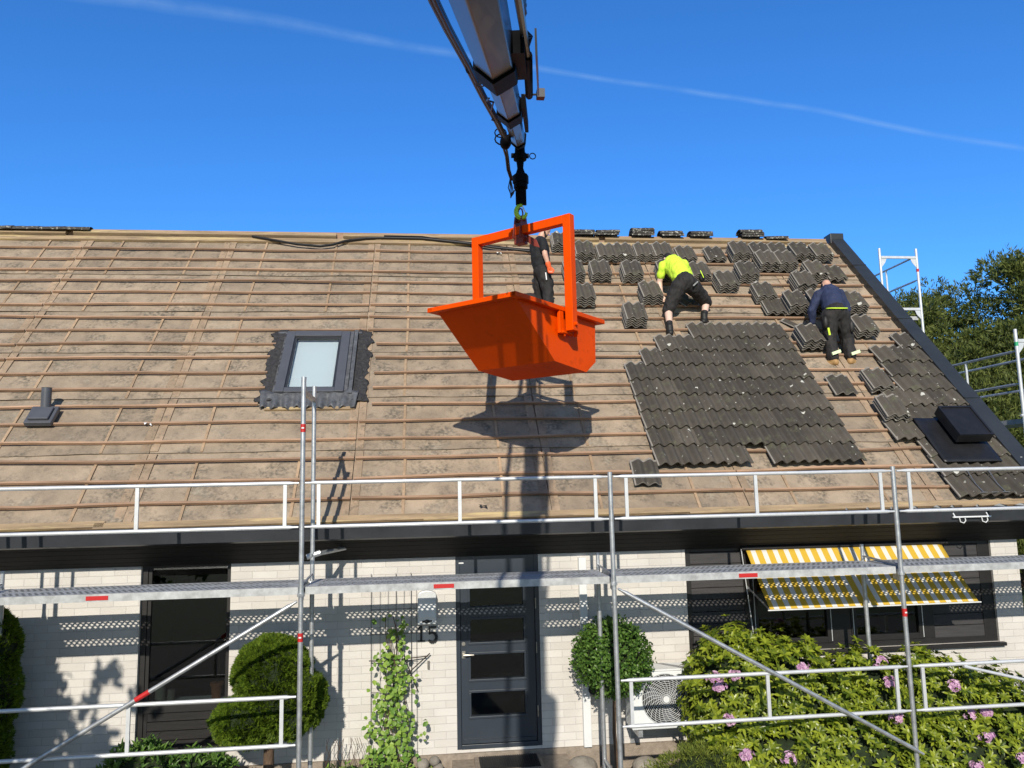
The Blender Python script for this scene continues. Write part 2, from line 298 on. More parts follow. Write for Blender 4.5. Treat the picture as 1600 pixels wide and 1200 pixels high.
# white painted sand-lime brick
BR_H, BR_W = 0.0835, 0.27
def brickmat():
    m = bpy.data.materials.new('white_brick'); m.use_nodes = True; t = m.node_tree; b = t.nodes['Principled BSDF']; n = t.nodes.new; l = t.links.new
    tcn = n('ShaderNodeTexCoord'); sp = n('ShaderNodeSeparateXYZ'); l(tcn.outputs['Object'], sp.inputs[0]); ad = n('ShaderNodeMath'); ad.operation = 'ADD'; l(sp.outputs[0], ad.inputs[0]); l(sp.outputs[1], ad.inputs[1])
    cb = n('ShaderNodeCombineXYZ'); l(ad.outputs[0], cb.inputs[0]); l(sp.outputs[2], cb.inputs[1])
    nd = n('ShaderNodeTexNoise'); nd.inputs['Scale'].default_value = 5; l(cb.outputs[0], nd.inputs['Vector'])
    va = n('ShaderNodeVectorMath'); va.operation = 'SCALE'; va.inputs['Scale'].default_value = 0.008; l(nd.outputs['Color'], va.inputs[0]); vb = n('ShaderNodeVectorMath'); l(cb.outputs[0], vb.inputs[0]); l(va.outputs[0], vb.inputs[1])
    br = n('ShaderNodeTexBrick'); l(vb.outputs[0], br.inputs[0]); br.inputs['Scale'].default_value = 1; br.inputs['Brick Width'].default_value = BR_W; br.inputs['Row Height'].default_value = BR_H
    br.inputs['Mortar Size'].default_value = 0.0042; br.inputs['Mortar Smooth'].default_value = 0.6; br.offset = 0.5
    br.inputs['Color1'].default_value = (0.65, 0.625, 0.59, 1); br.inputs['Color2'].default_value = (0.585, 0.555, 0.52, 1); br.inputs['Mortar'].default_value = (0.52, 0.50, 0.475, 1)
    nn = n('ShaderNodeTexNoise'); nn.inputs['Scale'].default_value = 3; nn.inputs['Detail'].default_value = 8; l(cb.outputs[0], nn.inputs['Vector'])
    hv = n('ShaderNodeHueSaturation'); mr = n('ShaderNodeMapRange'); mr.inputs['To Min'].default_value = 0.86; mr.inputs['To Max'].default_value = 1.1; l(nn.outputs[0], mr.inputs[0]); l(mr.outputs[0], hv.inputs['Value']); l(br.outputs[0], hv.inputs['Color']); l(hv.outputs[0], b.inputs['Base Color'])
    b.inputs['Roughness'].default_value = 0.7
    nf = n('ShaderNodeTexNoise'); nf.inputs['Scale'].default_value = 45; nf.inputs['Detail'].default_value = 4; l(cb.outputs[0], nf.inputs['Vector'])
    mm = n('ShaderNodeMath'); mm.operation = 'MULTIPLY_ADD'; l(br.outputs['Fac'], mm.inputs[0]); mm.inputs[1].default_value = -1.0; ms = n('ShaderNodeMath'); ms.operation = 'MULTIPLY'; l(nf.outputs[0], ms.inputs[0]); ms.inputs[1].default_value = 0.7; l(ms.outputs[0], mm.inputs[2])
    bp = n('ShaderNodeBump'); bp.inputs['Strength'].default_value = 0.55; bp.inputs['Distance'].default_value = 0.006; l(mm.outputs[0], bp.inputs['Height']); l(bp.outputs[0], b.inputs['Normal'])
    return m
M_brick = brickmat()
def awnmat():
    m = bpy.data.materials.new('striped_canvas'); m.use_nodes = True; t = m.node_tree; b = t.nodes['Principled BSDF']; n = t.nodes.new; l = t.links.new
    tcn = n('ShaderNodeTexCoord'); sp = n('ShaderNodeSeparateXYZ'); l(tcn.outputs['Object'], sp.inputs[0])
    mu = n('ShaderNodeMath'); mu.operation = 'MULTIPLY_ADD'; l(sp.outputs[0], mu.inputs[0]); mu.inputs[1].default_value = 1/0.138; mu.inputs[2].default_value = 0.15
    fr = n('ShaderNodeMath'); fr.operation = 'FRACT'; l(mu.outputs[0], fr.inputs[0]); r = n('ShaderNodeValToRGB'); l(fr.outputs[0], r.inputs[0])
    r.color_ramp.elements[0].position = 0.0; r.color_ramp.elements[0].color = (0.70, 0.46, 0.045, 1); r.color_ramp.elements[1].position = 0.56; r.color_ramp.elements[1].color = (0.78, 0.77, 0.74, 1); r.color_ramp.interpolation = 'CONSTANT'
    l(r.outputs[0], b.inputs['Base Color']); b.inputs['Roughness'].default_value = 0.8
    tr = n('ShaderNodeBsdfTranslucent'); l(r.outputs[0], tr.inputs[0]); ms = n('ShaderNodeMixShader'); ms.inputs[0].default_value = 0.15
    l(b.outputs[0], ms.inputs[1]); l(tr.outputs[0], ms.inputs[2]); l(ms.outputs[0], t.nodes['Material Output'].inputs[0])
    return m
M_awn = awnmat()
M_grass = mat('grass', (0.035, 0.06, 0.014), 0.9, var=0.5, vscale=2, bump=0.6, bscale=40)
M_gravel = mat('gravel', (0.10, 0.092, 0.082), 0.9, var=0.45, vscale=40, bump=0.8, bscale=60)
M_blind = mat('white_blind', (0.82, 0.86, 0.85), 0.8)
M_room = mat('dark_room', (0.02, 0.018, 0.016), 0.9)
# ------------------------------------------------------------------ roof frame
TH = 0.8108; YE, ZE = 1.1657, 2.4496; YW = 1.394; GZ = -0.42
SL = V((0, math.cos(TH), math.sin(TH))); NR = V((0, -math.sin(TH), math.cos(TH))); XA = V((1, 0, 0))
def rp(x, t, h=0.0): return V((x, YE, ZE))+SL*t+NR*h
RM = Matrix(((1, 0, 0, 0), (0, SL.y, NR.y, 0), (0, SL.z, NR.z, 0), (0, 0, 0, 1)))
RIDGE = 6.60
# ------------------------------------------------------------------ ground
g = MB(); g.quad((-300, -300, GZ), (300, -300, GZ), (300, 600, GZ), (-300, 600, GZ)); tag(g.build('lawn_ground', M_grass), kind='structure')
g = MB(); g.quad((-9, -7, GZ+.004), (9, -7, GZ+.004), (9, YW-.1, GZ+.004), (-9, YW-.1, GZ+.004)); tag(g.build('gravel_path', M_gravel), kind='structure')
# ------------------------------------------------------------------ the house
XL, XR = -13.0, 5.52
house = empty('house', (XL, YW, GZ))
tag(house, 'white brick house with dark trim and its roof stripped down to battens', 'house')
WT = 2.04
holes = [(-5.03, -4.06, 0.02, WT), (-1.54, -0.57, -0.13, WT), (1.21, 5.16, 0.78, WT)]
mb = MB()
xs = sorted({XL, XR}|{h[0] for h in holes}|{h[1] for h in holes}); zs = sorted({-0.16, WT+.02}|{h[2] for h in holes}|{min(h[3], WT+.02) for h in holes})
for i in range(len(xs)-1):
    for j in range(len(zs)-1):
        cx, cz = (xs[i]+xs[i+1])/2, (zs[j]+zs[j+1])/2
        if any(h[0] < cx < h[1] and h[2] < cz < h[3] for h in holes): continue
        mb.quad((xs[i], YW, zs[j]), (xs[i+1], YW, zs[j]), (xs[i+1], YW, zs[j+1]), (xs[i], YW, zs[j+1]))
for a, b, c, d in holes:
    mb.quad((a, YW, c), (a, YW, d), (a, YW+.2, d), (a, YW+.2, c)); mb.quad((b, YW, c), (b, YW+.2, c), (b, YW+.2, d), (b, YW, d)); mb.quad((a, YW, c), (a, YW+.2, c), (b, YW+.2, c), (b, YW, c)); mb.quad((a, YW, d), (b, YW, d), (b, YW+.2, d), (a, YW+.2, d))
RY, RZ = rp(0, RIDGE).y, rp(0, RIDGE).z; BY = 2*RY-YE
mb.add([(XR, YW, -.16), (XR, BY-.2, -.16), (XR, BY-.2, 2.3), (XR, RY, RZ-.15), (XR, YW, 2.4)], [(0, 1, 2, 3, 4)])
mb.add([(XL, YW, -.16), (XL, BY-.2, -.16), (XL, BY-.2, 2.3), (XL, RY, RZ-.15), (XL, YW, 2.4)], [(0, 1, 2, 3, 4)])
mb.quad((XL, BY-.2, -.16), (XR, BY-.2, -.16), (XR, BY-.2, 2.3), (XL, BY-.2, 2.3))
mb.raw = True; mb.build('wall', M_brick, house)
mb = MB(); mb.box((XL-.02, YW-.03, GZ-.05), (XR+.03, BY, -.162)); mb.build('plinth', M_concrete, house)
mb = MB(); mb.box((XL+.1, YW+.55, -.14), (XR-.1, YW+3, 0.0)); mb.quad((XL+.1, YW+3, 0), (XR-.1, YW+3, 0), (XR-.1, YW+3, 2.2), (XL+.1, YW+3, 2.2)); mb.quad((XL+.1, YW+.25, 2.25), (XR-.1, YW+.25, 2.25), (XR-.1, YW+3, 2.25), (XL+.1, YW+3, 2.25))
for xx in (-5.6, -3.6, -1.75, -.35, 1.0, 5.4): mb.box((xx-.02, YW+.22, -.1), (xx+.02, YW+3, 2.2))
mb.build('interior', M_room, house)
# soffit, fascia, gutter
mb = MB()
for k in range(5):
    a0, a1 = k/5, (k+1)/5-.012
    p0 = V((0, 1.03, 2.27)).lerp(V((0, YW+.0, 2.005)), a0); p1 = V((0, 1.03, 2.27)).lerp(V((0, YW+.0, 2.005)), a1)
    n_ = V((0, .59, .81))*.02
    mb.add([(XL-.3, p0.y, p0.z), (XR+.32, p0.y, p0.z), (XR+.32, p1.y, p1.z), (XL-.3, p1.y, p1.z), (XL-.3, p0.y+n_.y, p0.z+n_.z), (XR+.32, p0.y+n_.y, p0.z+n_.z), (XR+.32, p1.y+n_.y, p1.z+n_.z), (XL-.3, p1.y+n_.y, p1.z+n_.z)],
           [(0, 1, 2, 3), (4, 5, 6, 7), (0, 1, 5, 4), (1, 2, 6, 5), (2, 3, 7, 6), (3, 0, 4, 7)])
mb.quad((XL-.3, 1.04, 2.30), (XR+.32, 1.04, 2.30), (XR+.32, YW+.02, 2.04), (XL-.3, YW+.02, 2.04))
mb.build('soffit', M_clad, house)
mb = MB(); mb.box((XL-.3, 1.032, 2.255), (XR+.32, 1.06, 2.44)); mb.build('fascia', M_black, house)
gx0, gx1 = XL-.3, XR+.36
prof = [(1.03, 2.43), (1.03, 2.27), (.90, 2.262), (.835, 2.28), (.822, 2.40), (.812, 2.412), (.824, 2.418), (.829, 2.405), (.842, 2.29), (.905, 2.272), (1.02, 2.28), (1.02, 2.43)]
mb = MB(); mb.prism([(gx0, y, z) for y, z in prof], (gx1-gx0, 0, 0)); gut = mb.build('gutter', M_gutter, house)
for k in range(22):
    x = -12.7+k*.86; mb = MB(); mb.box((x-.015, .83, 2.395), (x+.015, 1.04, 2.40)); mb.build('bracket', M_galv, gut)
# roof
roofm = MB()
bt = -.035
for a, b in ((XL-.3, -4.0), (-2.65, XR+.2)):
    roofm.add([rp(a, bt, -.01), rp(b, bt, -.01), rp(b, RIDGE, -.01), rp(a, RIDGE, -.01)], [(0, 1, 2, 3)])
roofm.add([rp(-4.0, bt, -.01), rp(-2.65, bt, -.01), rp(-2.65, 2.0, -.01), rp(-4.0, 2.0, -.01)], [(0, 1, 2, 3)])
roofm.add([rp(-4.0, 3.6, -.01), rp(-2.65, 3.6, -.01), rp(-2.65, RIDGE, -.01), rp(-4.0, RIDGE, -.01)], [(0, 1, 2, 3)])
roofm.quad((XL-.3, RY, RZ-.02), (XR+.2, RY, RZ-.02), (XR+.2, BY, ZE), (XL-.3, BY, ZE))
roofm.quad((XL-.3, 1.04, 2.43), (XR+.2, 1.04, 2.43), (XR+.2, BY, 2.30), (XL-.3, BY, 2.30))
roofm.raw = True; roof = roofm.build('roof', M_sheet, house)
def wav(x, t, a=1.0): return a*(noise.noise(V((x*1.1, t*2.0, 3.1))))
colX = [-12.3, -9.9, -7.52, -5.18, -2.74, -0.42, 1.97, 4.36, 5.74]
rowT = [-.03, 1.14, 2.17, 3.18, 4.21, 5.27, 6.56]
SKX0, SKX1, SKT0, SKT1 = -4.02, -2.62, 1.95, 3.66
ri = 0
for i in range(len(colX)-1):
    for j in range(len(rowT)-1):
        x0, x1, t0, t1 = colX[i]+.004, colX[i+1]-.004, rowT[j], rowT[j+1]
        rnd = random.Random(i*17+j)
        segs = [(x0, x1)]
        if j in (1, 2, 3) and x0 < -3.9 < x1: segs = [(x0, x1)]
        lift = [rnd.uniform(.006, .016) for _ in range(9)]
        mb = MB(); nu, nv = 22, 5
        def fn(u, v, top=True):
            x = x0+(x1-x0)*u
            tb = t0+.022*noise.noise(V((x*.9, j*7.3, 1)))+.006*noise.noise(V((x*6, j*3.3, 5)))
            t = tb+(t1+.05-tb)*v
            h = .0035+(.017+.012*noise.noise(V((x*1.6, j*5.1, 9))))*(1-v)+.0055*noise.noise(V((x*2.1, t*2.1, 3)))*min(1, 4*v*(1-v)+.2)
            return x, t, h
        def hole(x, t): return SKX0+.15 < x < SKX1-.2 and SKT0+.1 < t < SKT1-.15
        pts = [[fn(a/nu, b/nv) for a in range(nu+1)] for b in range(nv+1)]
        for b_ in range(nv):
            for a_ in range(nu):
                q = [pts[b_][a_], pts[b_][a_+1], pts[b_+1][a_+1], pts[b_+1][a_]]
                if hole(sum(p[0] for p in q)/4, sum(p[1] for p in q)/4): continue
                mb.quad(*[rp(*p) for p in q])
        for a_ in range(nu):
            p, q = pts[0][a_], pts[0][a_+1]
            mb.quad(rp(p[0], p[1], p[2]-.006), rp(q[0], q[1], q[2]-.006), rp(*q), rp(*p))
        mb.raw = True
        o = mb.build('underlay_board', M_sheet, roof)
def rbar(mb, x0, t0, x1, t1, h0, h1, w):
    """flat bar lying on the roof slope between two roof points"""
    a = V((x0, t0, 0)); b = V((x1, t1, 0)); d = (b-a).normalized(); s = V((-d.y, d.x, 0))*w/2
    c = [a-s, b-s, b+s, a+s]
    mb.add([rp(p.x, p.y, h0) for p in c]+[rp(p.x, p.y, h1) for p in c], [(0, 3, 2, 1), (4, 5, 6, 7), (0, 1, 5, 4), (1, 2, 6, 5), (2, 3, 7, 6), (3, 0, 4, 7)])
# thin counter strips in each board and twin cover boards over the joints
def insky(x, t): return SKX0-.05 < x < SKX1+.1 and SKT0-.1 < t < SKT1+.1
for i in range(1, len(colX)-1):
    bw = 2.38
    for fr in (0.25, 0.75):
        x = colX[i]+bw*fr
        if x > 5.6: continue
        for j in range(len(rowT)-1):
            t0, t1 = rowT[j]+.012, rowT[j+1]-.19
            if j == 0: t0, t1 = .03, .97
            if insky(x, t0) or insky(x, t1) or insky(x, (t0+t1)/2): continue
            x_ = x+random.uniform(-.012, .012); mb = MB(); rbar(mb, x_, t0, x_+random.uniform(-.012, .012), t1, .006, .029, .032); mb.build('counter_strip', M_strip, roof)
for i in range(1, len(colX)-1):
    for j in range(len(rowT)-1):
        for s_, w_ in ((-.062, .105), (.05, .095)):
            x = colX[i]+s_; mb = MB(); rbar(mb, x, rowT[j]+.03, x+random.uniform(-.008, .008), rowT[j+1]-.015, .006, .027 if s_ > 0 else .021, w_); mb.build('cover_board', M_cover, roof)
# battens
bT = [0.30+.3385*k for k in range(18)]
segX = [(-12.6, -7.52), (-7.50, -2.74), (-2.72, 1.96), (1.98, 5.70)]
for k, t in enumerate(bT):
    ss = list(segX)
    if SKT0-.02 < t < SKT1+.02: ss = [segX[0], (-7.50, -4.0-.02*(k % 3)), (-2.58, 1.96), segX[3]]
    for si, (a, b) in enumerate(ss):
        mb = MB(); n_ = max(4, int((b-a)/.3)); rnd = random.Random(k*9+si); dt = rnd.uniform(-.006, .006)-(.012 if si == 0 else 0); w = rnd.uniform(.025, .033)
        cs = []
        for q in range(n_+1):
            x = a+(b-a)*q/n_
            c_t = t+dt+.042*noise.noise(V((x*.55, k*3.7, 2)))+.004*noise.noise(V((x*3, k*1.7, 8)))
            hh = .066+.012*noise.noise(V((x*.8, k*2.9, 5)))
            cs.append((x, c_t, hh))
        for q in range(n_):
            (x0, ta, ha), (x1, tb, hb) = cs[q], cs[q+1]
            for (u0, v0, u1, v1) in ((-w/2, 1, w/2, 1), (-w/2, 0, -w/2, 1), (w/2, 1, w/2, 0), (w/2, 0, -w/2, 0)):
                mb.quad(rp(x0, ta+u0, ha if v0 else ha-.032), rp(x1, tb+u0, hb if v0 else hb-.032), rp(x1, tb+u1, hb if v1 else hb-.032), rp(x0, ta+u1, ha if v1 else ha-.032))
        for (x0, ta, ha) in (cs[0], cs[-1]): mb.quad(rp(x0, ta-w/2, ha-.032), rp(x0, ta+w/2, ha-.032), rp(x0, ta+w/2, ha), rp(x0, ta-w/2, ha))
        mb.build('batten', M_batten, roof)
# eaves board, ridge boards
for si, (a, b, dt) in enumerate([(-12.9, -7.7, -.02), (-7.7, -5.35, 0.0), (-5.45, -1.9, -.012), (-1.9, 1.2, .0), (1.2, 4.62, -.008), (4.62, 5.72, -.01)]):
    mb = MB(); rbar(mb, a, -.0+dt, b, .015+dt*.3, .022, .052, .085); mb.build('eaves_board', M_board, roof)
for a, b, h in ((-12.9, -7.9, .05), (-7.9, -3.4, .055), (-3.4, 1.3, .05), (1.3, 5.66, .052)):
    mb = MB(); rbar(mb, a, 6.40, b, 6.40, .015, h, .12); rbar(mb, a+.1, 6.56, b-.02, 6.55, .03, h+.035, .10); mb.build('ridge_board', M_board, roof)
mb = MB(); mb.bar((XL-.3, RY, RZ+.03), (5.68, RY, RZ+.035), .05, .11); mb.build('ridge_beam', M_batten, roof)
# black cable draped below the ridge
cab = [(-4.84, 6.46), (-4.44, 6.33), (-4.05, 6.2), (-3.66, 6.14), (-3.45, 6.2), (-3.25, 6.34), (-2.9, 6.44), (-2.59, 6.47), (-1.92, 6.46), (-1.5, 6.38), (-1.02, 6.28), (-0.69, 6.17), (-.3, 6.10), (0.1, 6.02)]
mb = MB(); mb.path([rp(x, t, .08) for x, t in cab], .022, 8)
mb.path([rp(x, t+.03+.02*math.sin(x*9), .09) for x, t in cab[7:]], .014, 6); tag(mb.build('cable', M_hose, None, True), 'black hose snaking along the bare roof just under the ridge', 'hose')
# verge flashing
mb = MB()
mb.add([rp(5.735, -.12, -.02), rp(5.735, RIDGE+.08, -.02), rp(5.735, RIDGE+.08, .125), rp(5.735, -.12, .125), rp(5.97, -.12, -.22), rp(5.97, RIDGE+.08, -.22), rp(5.97, RIDGE+.08, .135), rp(5.97, -.12, .135)],
       [(0, 1, 2, 3), (4, 7, 6, 5), (3, 2, 6, 7), (0, 3, 7, 4), (1, 5, 6, 2), (0, 4, 5, 1)])
for t in (1.9, 3.9, 5.6): rbar(mb, 5.73, t, 5.975, t, .12, .139, .02)
mb.build('verge_flashing', M_verge, roof)
mb = MB(); mb.box((5.725, RY-.12, RZ-.03), (5.985, RY+.14, RZ+.175)); mb.build('verge_cap', M_verge, roof, bevel=.01)
# roof window
sky_ = empty('skylight', rp(-3.4, 2.8), roof)
def rbox(mb, x0, t0, x1, t1, h0, h1, sh=0.0):
    """box aligned with the roof; sh widens the lower end"""
    c = [(x0, t0), (x1, t0), (x1, t1), (x0, t1)]
    mb.add([rp(x, t, h0) for x, t in c]+[rp(x, t, h1) for x, t in c], [(0, 3, 2, 1), (4, 5, 6, 7), (0, 1, 5, 4), (1, 2, 6, 5), (2, 3, 7, 6), (3, 0, 4, 7)])
fx0, fx1, ft0, ft1 = -3.86, -2.96, 2.18, 3.56
mb = MB(); rbox(mb, fx0, ft0, fx0+.12, ft1, -.02, .12); rbox(mb, fx1-.12, ft0, fx1, ft1, -.02, .12); rbox(mb, fx0+.12, ft1-.12, fx1-.12, ft1, -.02, .125); rbox(mb, fx0+.12, ft0, fx1-.12, ft0+.09, -.02, .115)
mb.build('skylight_frame', M_frame, sky_, bevel=.006)
mb = MB(); rbox(mb, fx0+.12, ft0+.09, fx0+.155, ft1-.12, .02, .095); rbox(mb, fx1-.155, ft0+.09, fx1-.12, ft1-.12, .02, .095); rbox(mb, fx0+.155, ft1-.155, fx1-.155, ft1-.12, .02, .095); rbox(mb, fx0+.155, ft0+.09, fx1-.155, ft0+.12, .02, .095)
mb.build('sash', M_gutter, sky_)
mb = MB(); rbox(mb, fx0+.15, ft0+.11, fx1-.15, ft1-.15, .07, .078); mb.build('glass_pane', M_glass2, sky_)
mb = MB(); rbox(mb, fx0+.15, ft0+.11, fx1-.15, ft1-.15, .02, .03); mb.build('blind', M_blind, sky_)
for s_, (xa, xb) in enumerate(((-4.06, fx0-.0), (fx1+.12, -2.66))):
    mb = MB()
    def fn(u, v):
        t = 2.05+(3.66-2.05)*v; rag = .09*noise.noise(V((s_*5, t*6, 2)))+.045*noise.noise(V((s_*9, t*13, 7)))
        x = (xa+rag)+(xb-xa-rag)*u if s_ == 0 else xa+(xb+rag-xa)*u
        return rp(x, t, .028+.05*abs(noise.noise(V((x*9, t*9, 4))))+(.03*u if s_ == 0 else .03*(1-u)))
    mb.grid(fn, 10, 44); o = mb.build('bitumen_flashing', M_lead, sky_, True); sm = o.modifiers.new('t', 'SOLIDIFY'); sm.thickness = .012
mb = MB(); rbox(mb, fx1, ft0-.02, fx1+.05, ft1+.03, 0, .09); rbox(mb, fx1+.06, ft0-.02, fx1+.11, ft1+.05, 0, .10); rbox(mb, fx0-.03, ft0, fx0-.004, ft1+.02, 0, .08); rbox(mb, -4.0, ft1+.01, -2.8, ft1+.05, 0, .07); mb.build('side_flashing', M_apron, sky_)
mb = MB()
def fn(u, v):
    x = -4.03+1.26*u+(-.02+.03*v)*(u-.5)*2; t = 1.92+.30*v+.02*math.sin(u*37); a = (1-v)**.8
    return rp(x, t, .05+.045*v+a*.028*math.sin(u*1.26/.15*2*math.pi)+.01*noise.noise(V((x*9, t*9, 0))))
mb.grid(fn, 110, 8); o = mb.build('apron_flashing', M_apron, sky_, True); sm = o.modifiers.new('t', 'SOLIDIFY'); sm.thickness = .012
mb = MB(); rbar(mb, -3.95, 1.93, -2.8, 1.93, .012, .04, .05); mb.build('support_batten', M_board, sky_)
# vent pipe on the left
vp = empty('vent_pipe', rp(-6.65, 1.8), roof)
mb = MB(); c = rp(-6.6, 1.80, .0); mb.tube(c+V((0, 0, -.1)), c+V((0, 0, .40)), .058, 20); mb.tube(c+V((0, 0, .40)), c+V((0, 0, .405)), .061, 20)
for k in range(12): mb.tube(c+V((0, 0, .07+.025*k)), c+V((0, 0, .078+.025*k)), .0605, 20)
mb.build('pipe', M_frame, vp, True)
mb = MB(); rbox(mb, -6.76, 1.62, -6.44, 1.93, .05, .115); rbox(mb, -6.72, 1.66, -6.48, 1.88, .115, .15); mb.build('pipe_base', M_frame, vp, bevel=.01)
# roof vent hood with its flashing
hood = empty('vent_hood', rp(5.2, 1.2), roof)
mb = MB()
def fn(u, v):
    x = 4.70+.80*u; t = .60+.84*v; return rp(x, t, .163+.012*noise.noise(V((x*5, t*5, 1))))
mb.grid(fn, 16, 16); o = mb.build('hood_flashing', M_black, hood, True); sm = o.modifiers.new('t', 'SOLIDIFY'); sm.thickness = .01
mb = MB(); rbox(mb, 5.06, .98, 5.42, 1.42, .06, .22); mb.build('hood_neck', M_black, hood)
mb = MB(); rbox(mb, 5.0, .90, 5.48, 1.47, .21, .34); o = mb.build('hood_box', M_black, hood, bevel=.012)
mb = MB()
for a in ((5.0, .90, 5.48, .93), (5.0, 1.44, 5.48, 1.47), (5.0, .93, 5.03, 1.44), (5.45, .93, 5.48, 1.44)): rbox(mb, *a, .339, .352)
mb.build('hood_rim', M_black, hood)
# ------------------------------------------------------------------ door
door = empty('door', (-1.05, YW+.06, -.13), house)
dx0, dx1, dz0, dz1 = -1.54, -.57, -.13, WT
yD = YW+.03
mb = MB(); mb.box((dx0, yD-.02, dz0), (dx0+.05, yD+.1, dz1)); mb.box((dx1-.05, yD-.02, dz0), (dx1, yD+.1, dz1)); mb.box((dx0+.05, yD-.02, 1.80), (dx1-.05, yD+.1, dz1)); mb.box((dx0+.05, yD-.03, dz0), (dx1-.05, yD+.1, dz0+.05))
mb.build('door_frame', M_door, door, bevel=.004)
lx0, lx1 = dx0+.055, dx1-.055
panes = [(1.43, 1.66), (1.03, 1.285), (.62, .895), (.215, .475)]
mb = MB(); px0, px1 = -1.375, -.755
zz = [dz0+.055]+[z for p in sorted(panes) for z in p]+[1.79]
mb.box((lx0, yD, zz[0]), (px0, yD+.06, zz[-1])); mb.box((px1, yD, zz[0]), (lx1, yD+.06, zz[-1]))
for k in range(0, len(zz), 2): mb.box((px0, yD, zz[k]), (px1, yD+.06, zz[k+1]))
mb.box((lx0+.02, yD-.025, dz0+.06), (lx1-.02, yD-.001, dz0+.10))
mb.build('door_leaf', M_door, door)
for p0, p1 in panes:
    mb = MB()
    for a in ((px0-.025, p0-.025, px1+.025, p0), (px0-.025, p1, px1+.025, p1+.025), (px0-.025, p0, px0, p1), (px1, p0, px1+.025, p1)): mb.box((a[0], yD-.012, a[1]), (a[2], yD-.001, a[3]))
    fr_ = mb.build('pane_bead', M_door, door, bevel=.003)
    mb = MB(); mb.box((px0+.001, yD+.03, p0+.001), (px1-.001, yD+.036, p1-.001)); mb.build('glass_pane', M_glass, door)
mb = MB(); mb.tube((-1.455, yD, .90), (-1.455, yD-.05, .90), .011); mb.path([(-1.455, yD-.05, .90), (-1.42, yD-.055, .902), (-1.34, yD-.05, .90)], .010); mb.box((-1.475, yD-.008, .86), (-1.435, yD-.001, .94)); mb.tube((-1.455, yD-.014, 1.02), (-1.455, yD-.001, 1.02), .022, 14)
mb.build('handle', M_bmetal, door, True)
for z in (1.45, .95, .25): mb = MB(); mb.tube((-.612, yD-.03, z-.06), (-.612, yD-.03, z+.06), .009); mb.build('hinge', M_bmetal, door)
mb = MB(); mb.box((-1.50, yD-.024, 1.925), (-1.445, yD-.021, 1.94)); mb.build('maker_plate', M_white, door)
# ------------------------------------------------------------------ tall window on the left
w1 = empty('window', (-4.55, YW, .02), house)
mb = MB(); x0, x1, z0, z1 = -5.03, -4.06, .02, WT; y = YW+.05
for a in ((x0, z0, x0+.06, z1), (x1-.05, z0, x1, z1), (x0+.06, z1-.06, x1-.05, z1), (x0+.06, .42, x1-.05, .50)): mb.box((a[0], y, a[1]), (a[2], y+.08, a[3]))
mb.box((x0+.06, y+.015, z0), (x0+.10, y+.06, z1-.06)); mb.build('window_frame', M_dwood, w1, bevel=.004)
mb = MB()
for k in range(4): mb.box((x0+.10, y+.02, .03+k*.1), (x1-.05, y+.04, .12+k*.1))
mb.build('lower_panel', M_clad, w1)
mb = MB(); mb.box((x0+.10, y+.035, .50), (x1-.05, y+.041, z1-.06)); mb.build('glass_pane', M_glass, w1)
mb = MB(); mb.box((x0+.06, YW+.15, .46), (x1-.06, YW+.40, .50)); mb.build('window_sill', M_white, w1)
# ------------------------------------------------------------------ wide window under the awning
w2 = empty('window', (3.2, YW, .78), house)
x0, x1, z0, z1 = 1.21, 5.16, .78, WT; y = YW+.03
mb = MB(); mb.box((x0-.02, YW-.06, z0-.045), (x1+.05, YW+.19, z0-.0015)); mb.build('window_sill', M_dwood, w2, bevel=.006)
mb = MB()
for a in ((x0, z0, x0+.07, z1), (x1-.16, z0, x1, z1), (x0+.07, z1-.07, x1-.16, z1), (x0+.07, z0, x1-.16, z0+.07), (1.93, z0+.07, 2.02, z1-.07), (3.02, z0+.07, 3.26, z1-.07), (4.20, z0+.07, 4.34, z1-.07)): mb.box((a[0], y, a[1]), (a[2], y+.08, a[3]))
mb.build('window_frame', M_dwood, w2, bevel=.004)
for a, b in ((x0+.07, 1.93), (4.34, x1-.16)):
    mb = MB()
    for k in range(8): mb.box((a, y+.01+.004*(k % 2), z0+.07+k*.14), (b, y+.05, z0+.07+k*.14+.132))
    mb.build('board_panel', M_panel, w2)
for a, b in ((2.02, 3.02), (3.26, 4.20)):
    mb = MB(); e_ = .07
    for q in ((a, z0+.07, a+e_, z1-.07), (b-e_, z0+.07, b, z1-.07), (a+e_, z0+.07, b-e_, z0+.14), (a+e_, z1-.14, b-e_, z1-.07)): mb.box((q[0], y-.012, q[1]), (q[2], y+.05, q[3]))
    ca = mb.build('casement', M_dwood, w2, bevel=.004)
    mb = MB(); mb.box((a+e_, y+.02, z0+.14), (b-e_, y+.026, z1-.14)); mb.build('glass_pane', M_glass, w2)
for x in (2.045, 3.0, 3.285, 4.18):
    mb = MB(); mb.box((x-.004, y-.018, z0+.09), (x+.004, y-.0125, z1-.1)); mb.build('seal_strip', M_alu, w2)
# awning
aw = empty('awning', (1.95, YW, 2.0), house)
def fn(u, v): return V((1.955+(2.515)*u, 1.365-(1.365-.77)*v, 2.0-(2.0-1.373)*v-.02*math.sin(math.pi*v)))
mb = MB(); mb.grid(fn, 30, 12); o = mb.build('canvas', M_awn, aw, True); sm = o.modifiers.new('t', 'SOLIDIFY'); sm.thickness = .003
mb = MB(); mb.tube((1.93, .768, 1.364), (4.50, .768, 1.364), .008); mb.build('front_bar', M_white, aw, True)
for x in (1.96, 4.47): mb = MB(); mb.tube((x, .77, 1.364), (x, YW-.0, 1.55), .010); mb.build('arm', M_galv, aw)
mb = MB(); mb.tube((1.9, 1.36, 2.0), (4.55, 1.36, 2.0), .03); mb.build('roller', M_dwood, aw, True)
for x in (1.9,): mb = MB(); mb.tube((x, 1.36, 2.0), (x+.1, 1.34, .82), .006); mb.build('guide_rod', M_alu, aw)
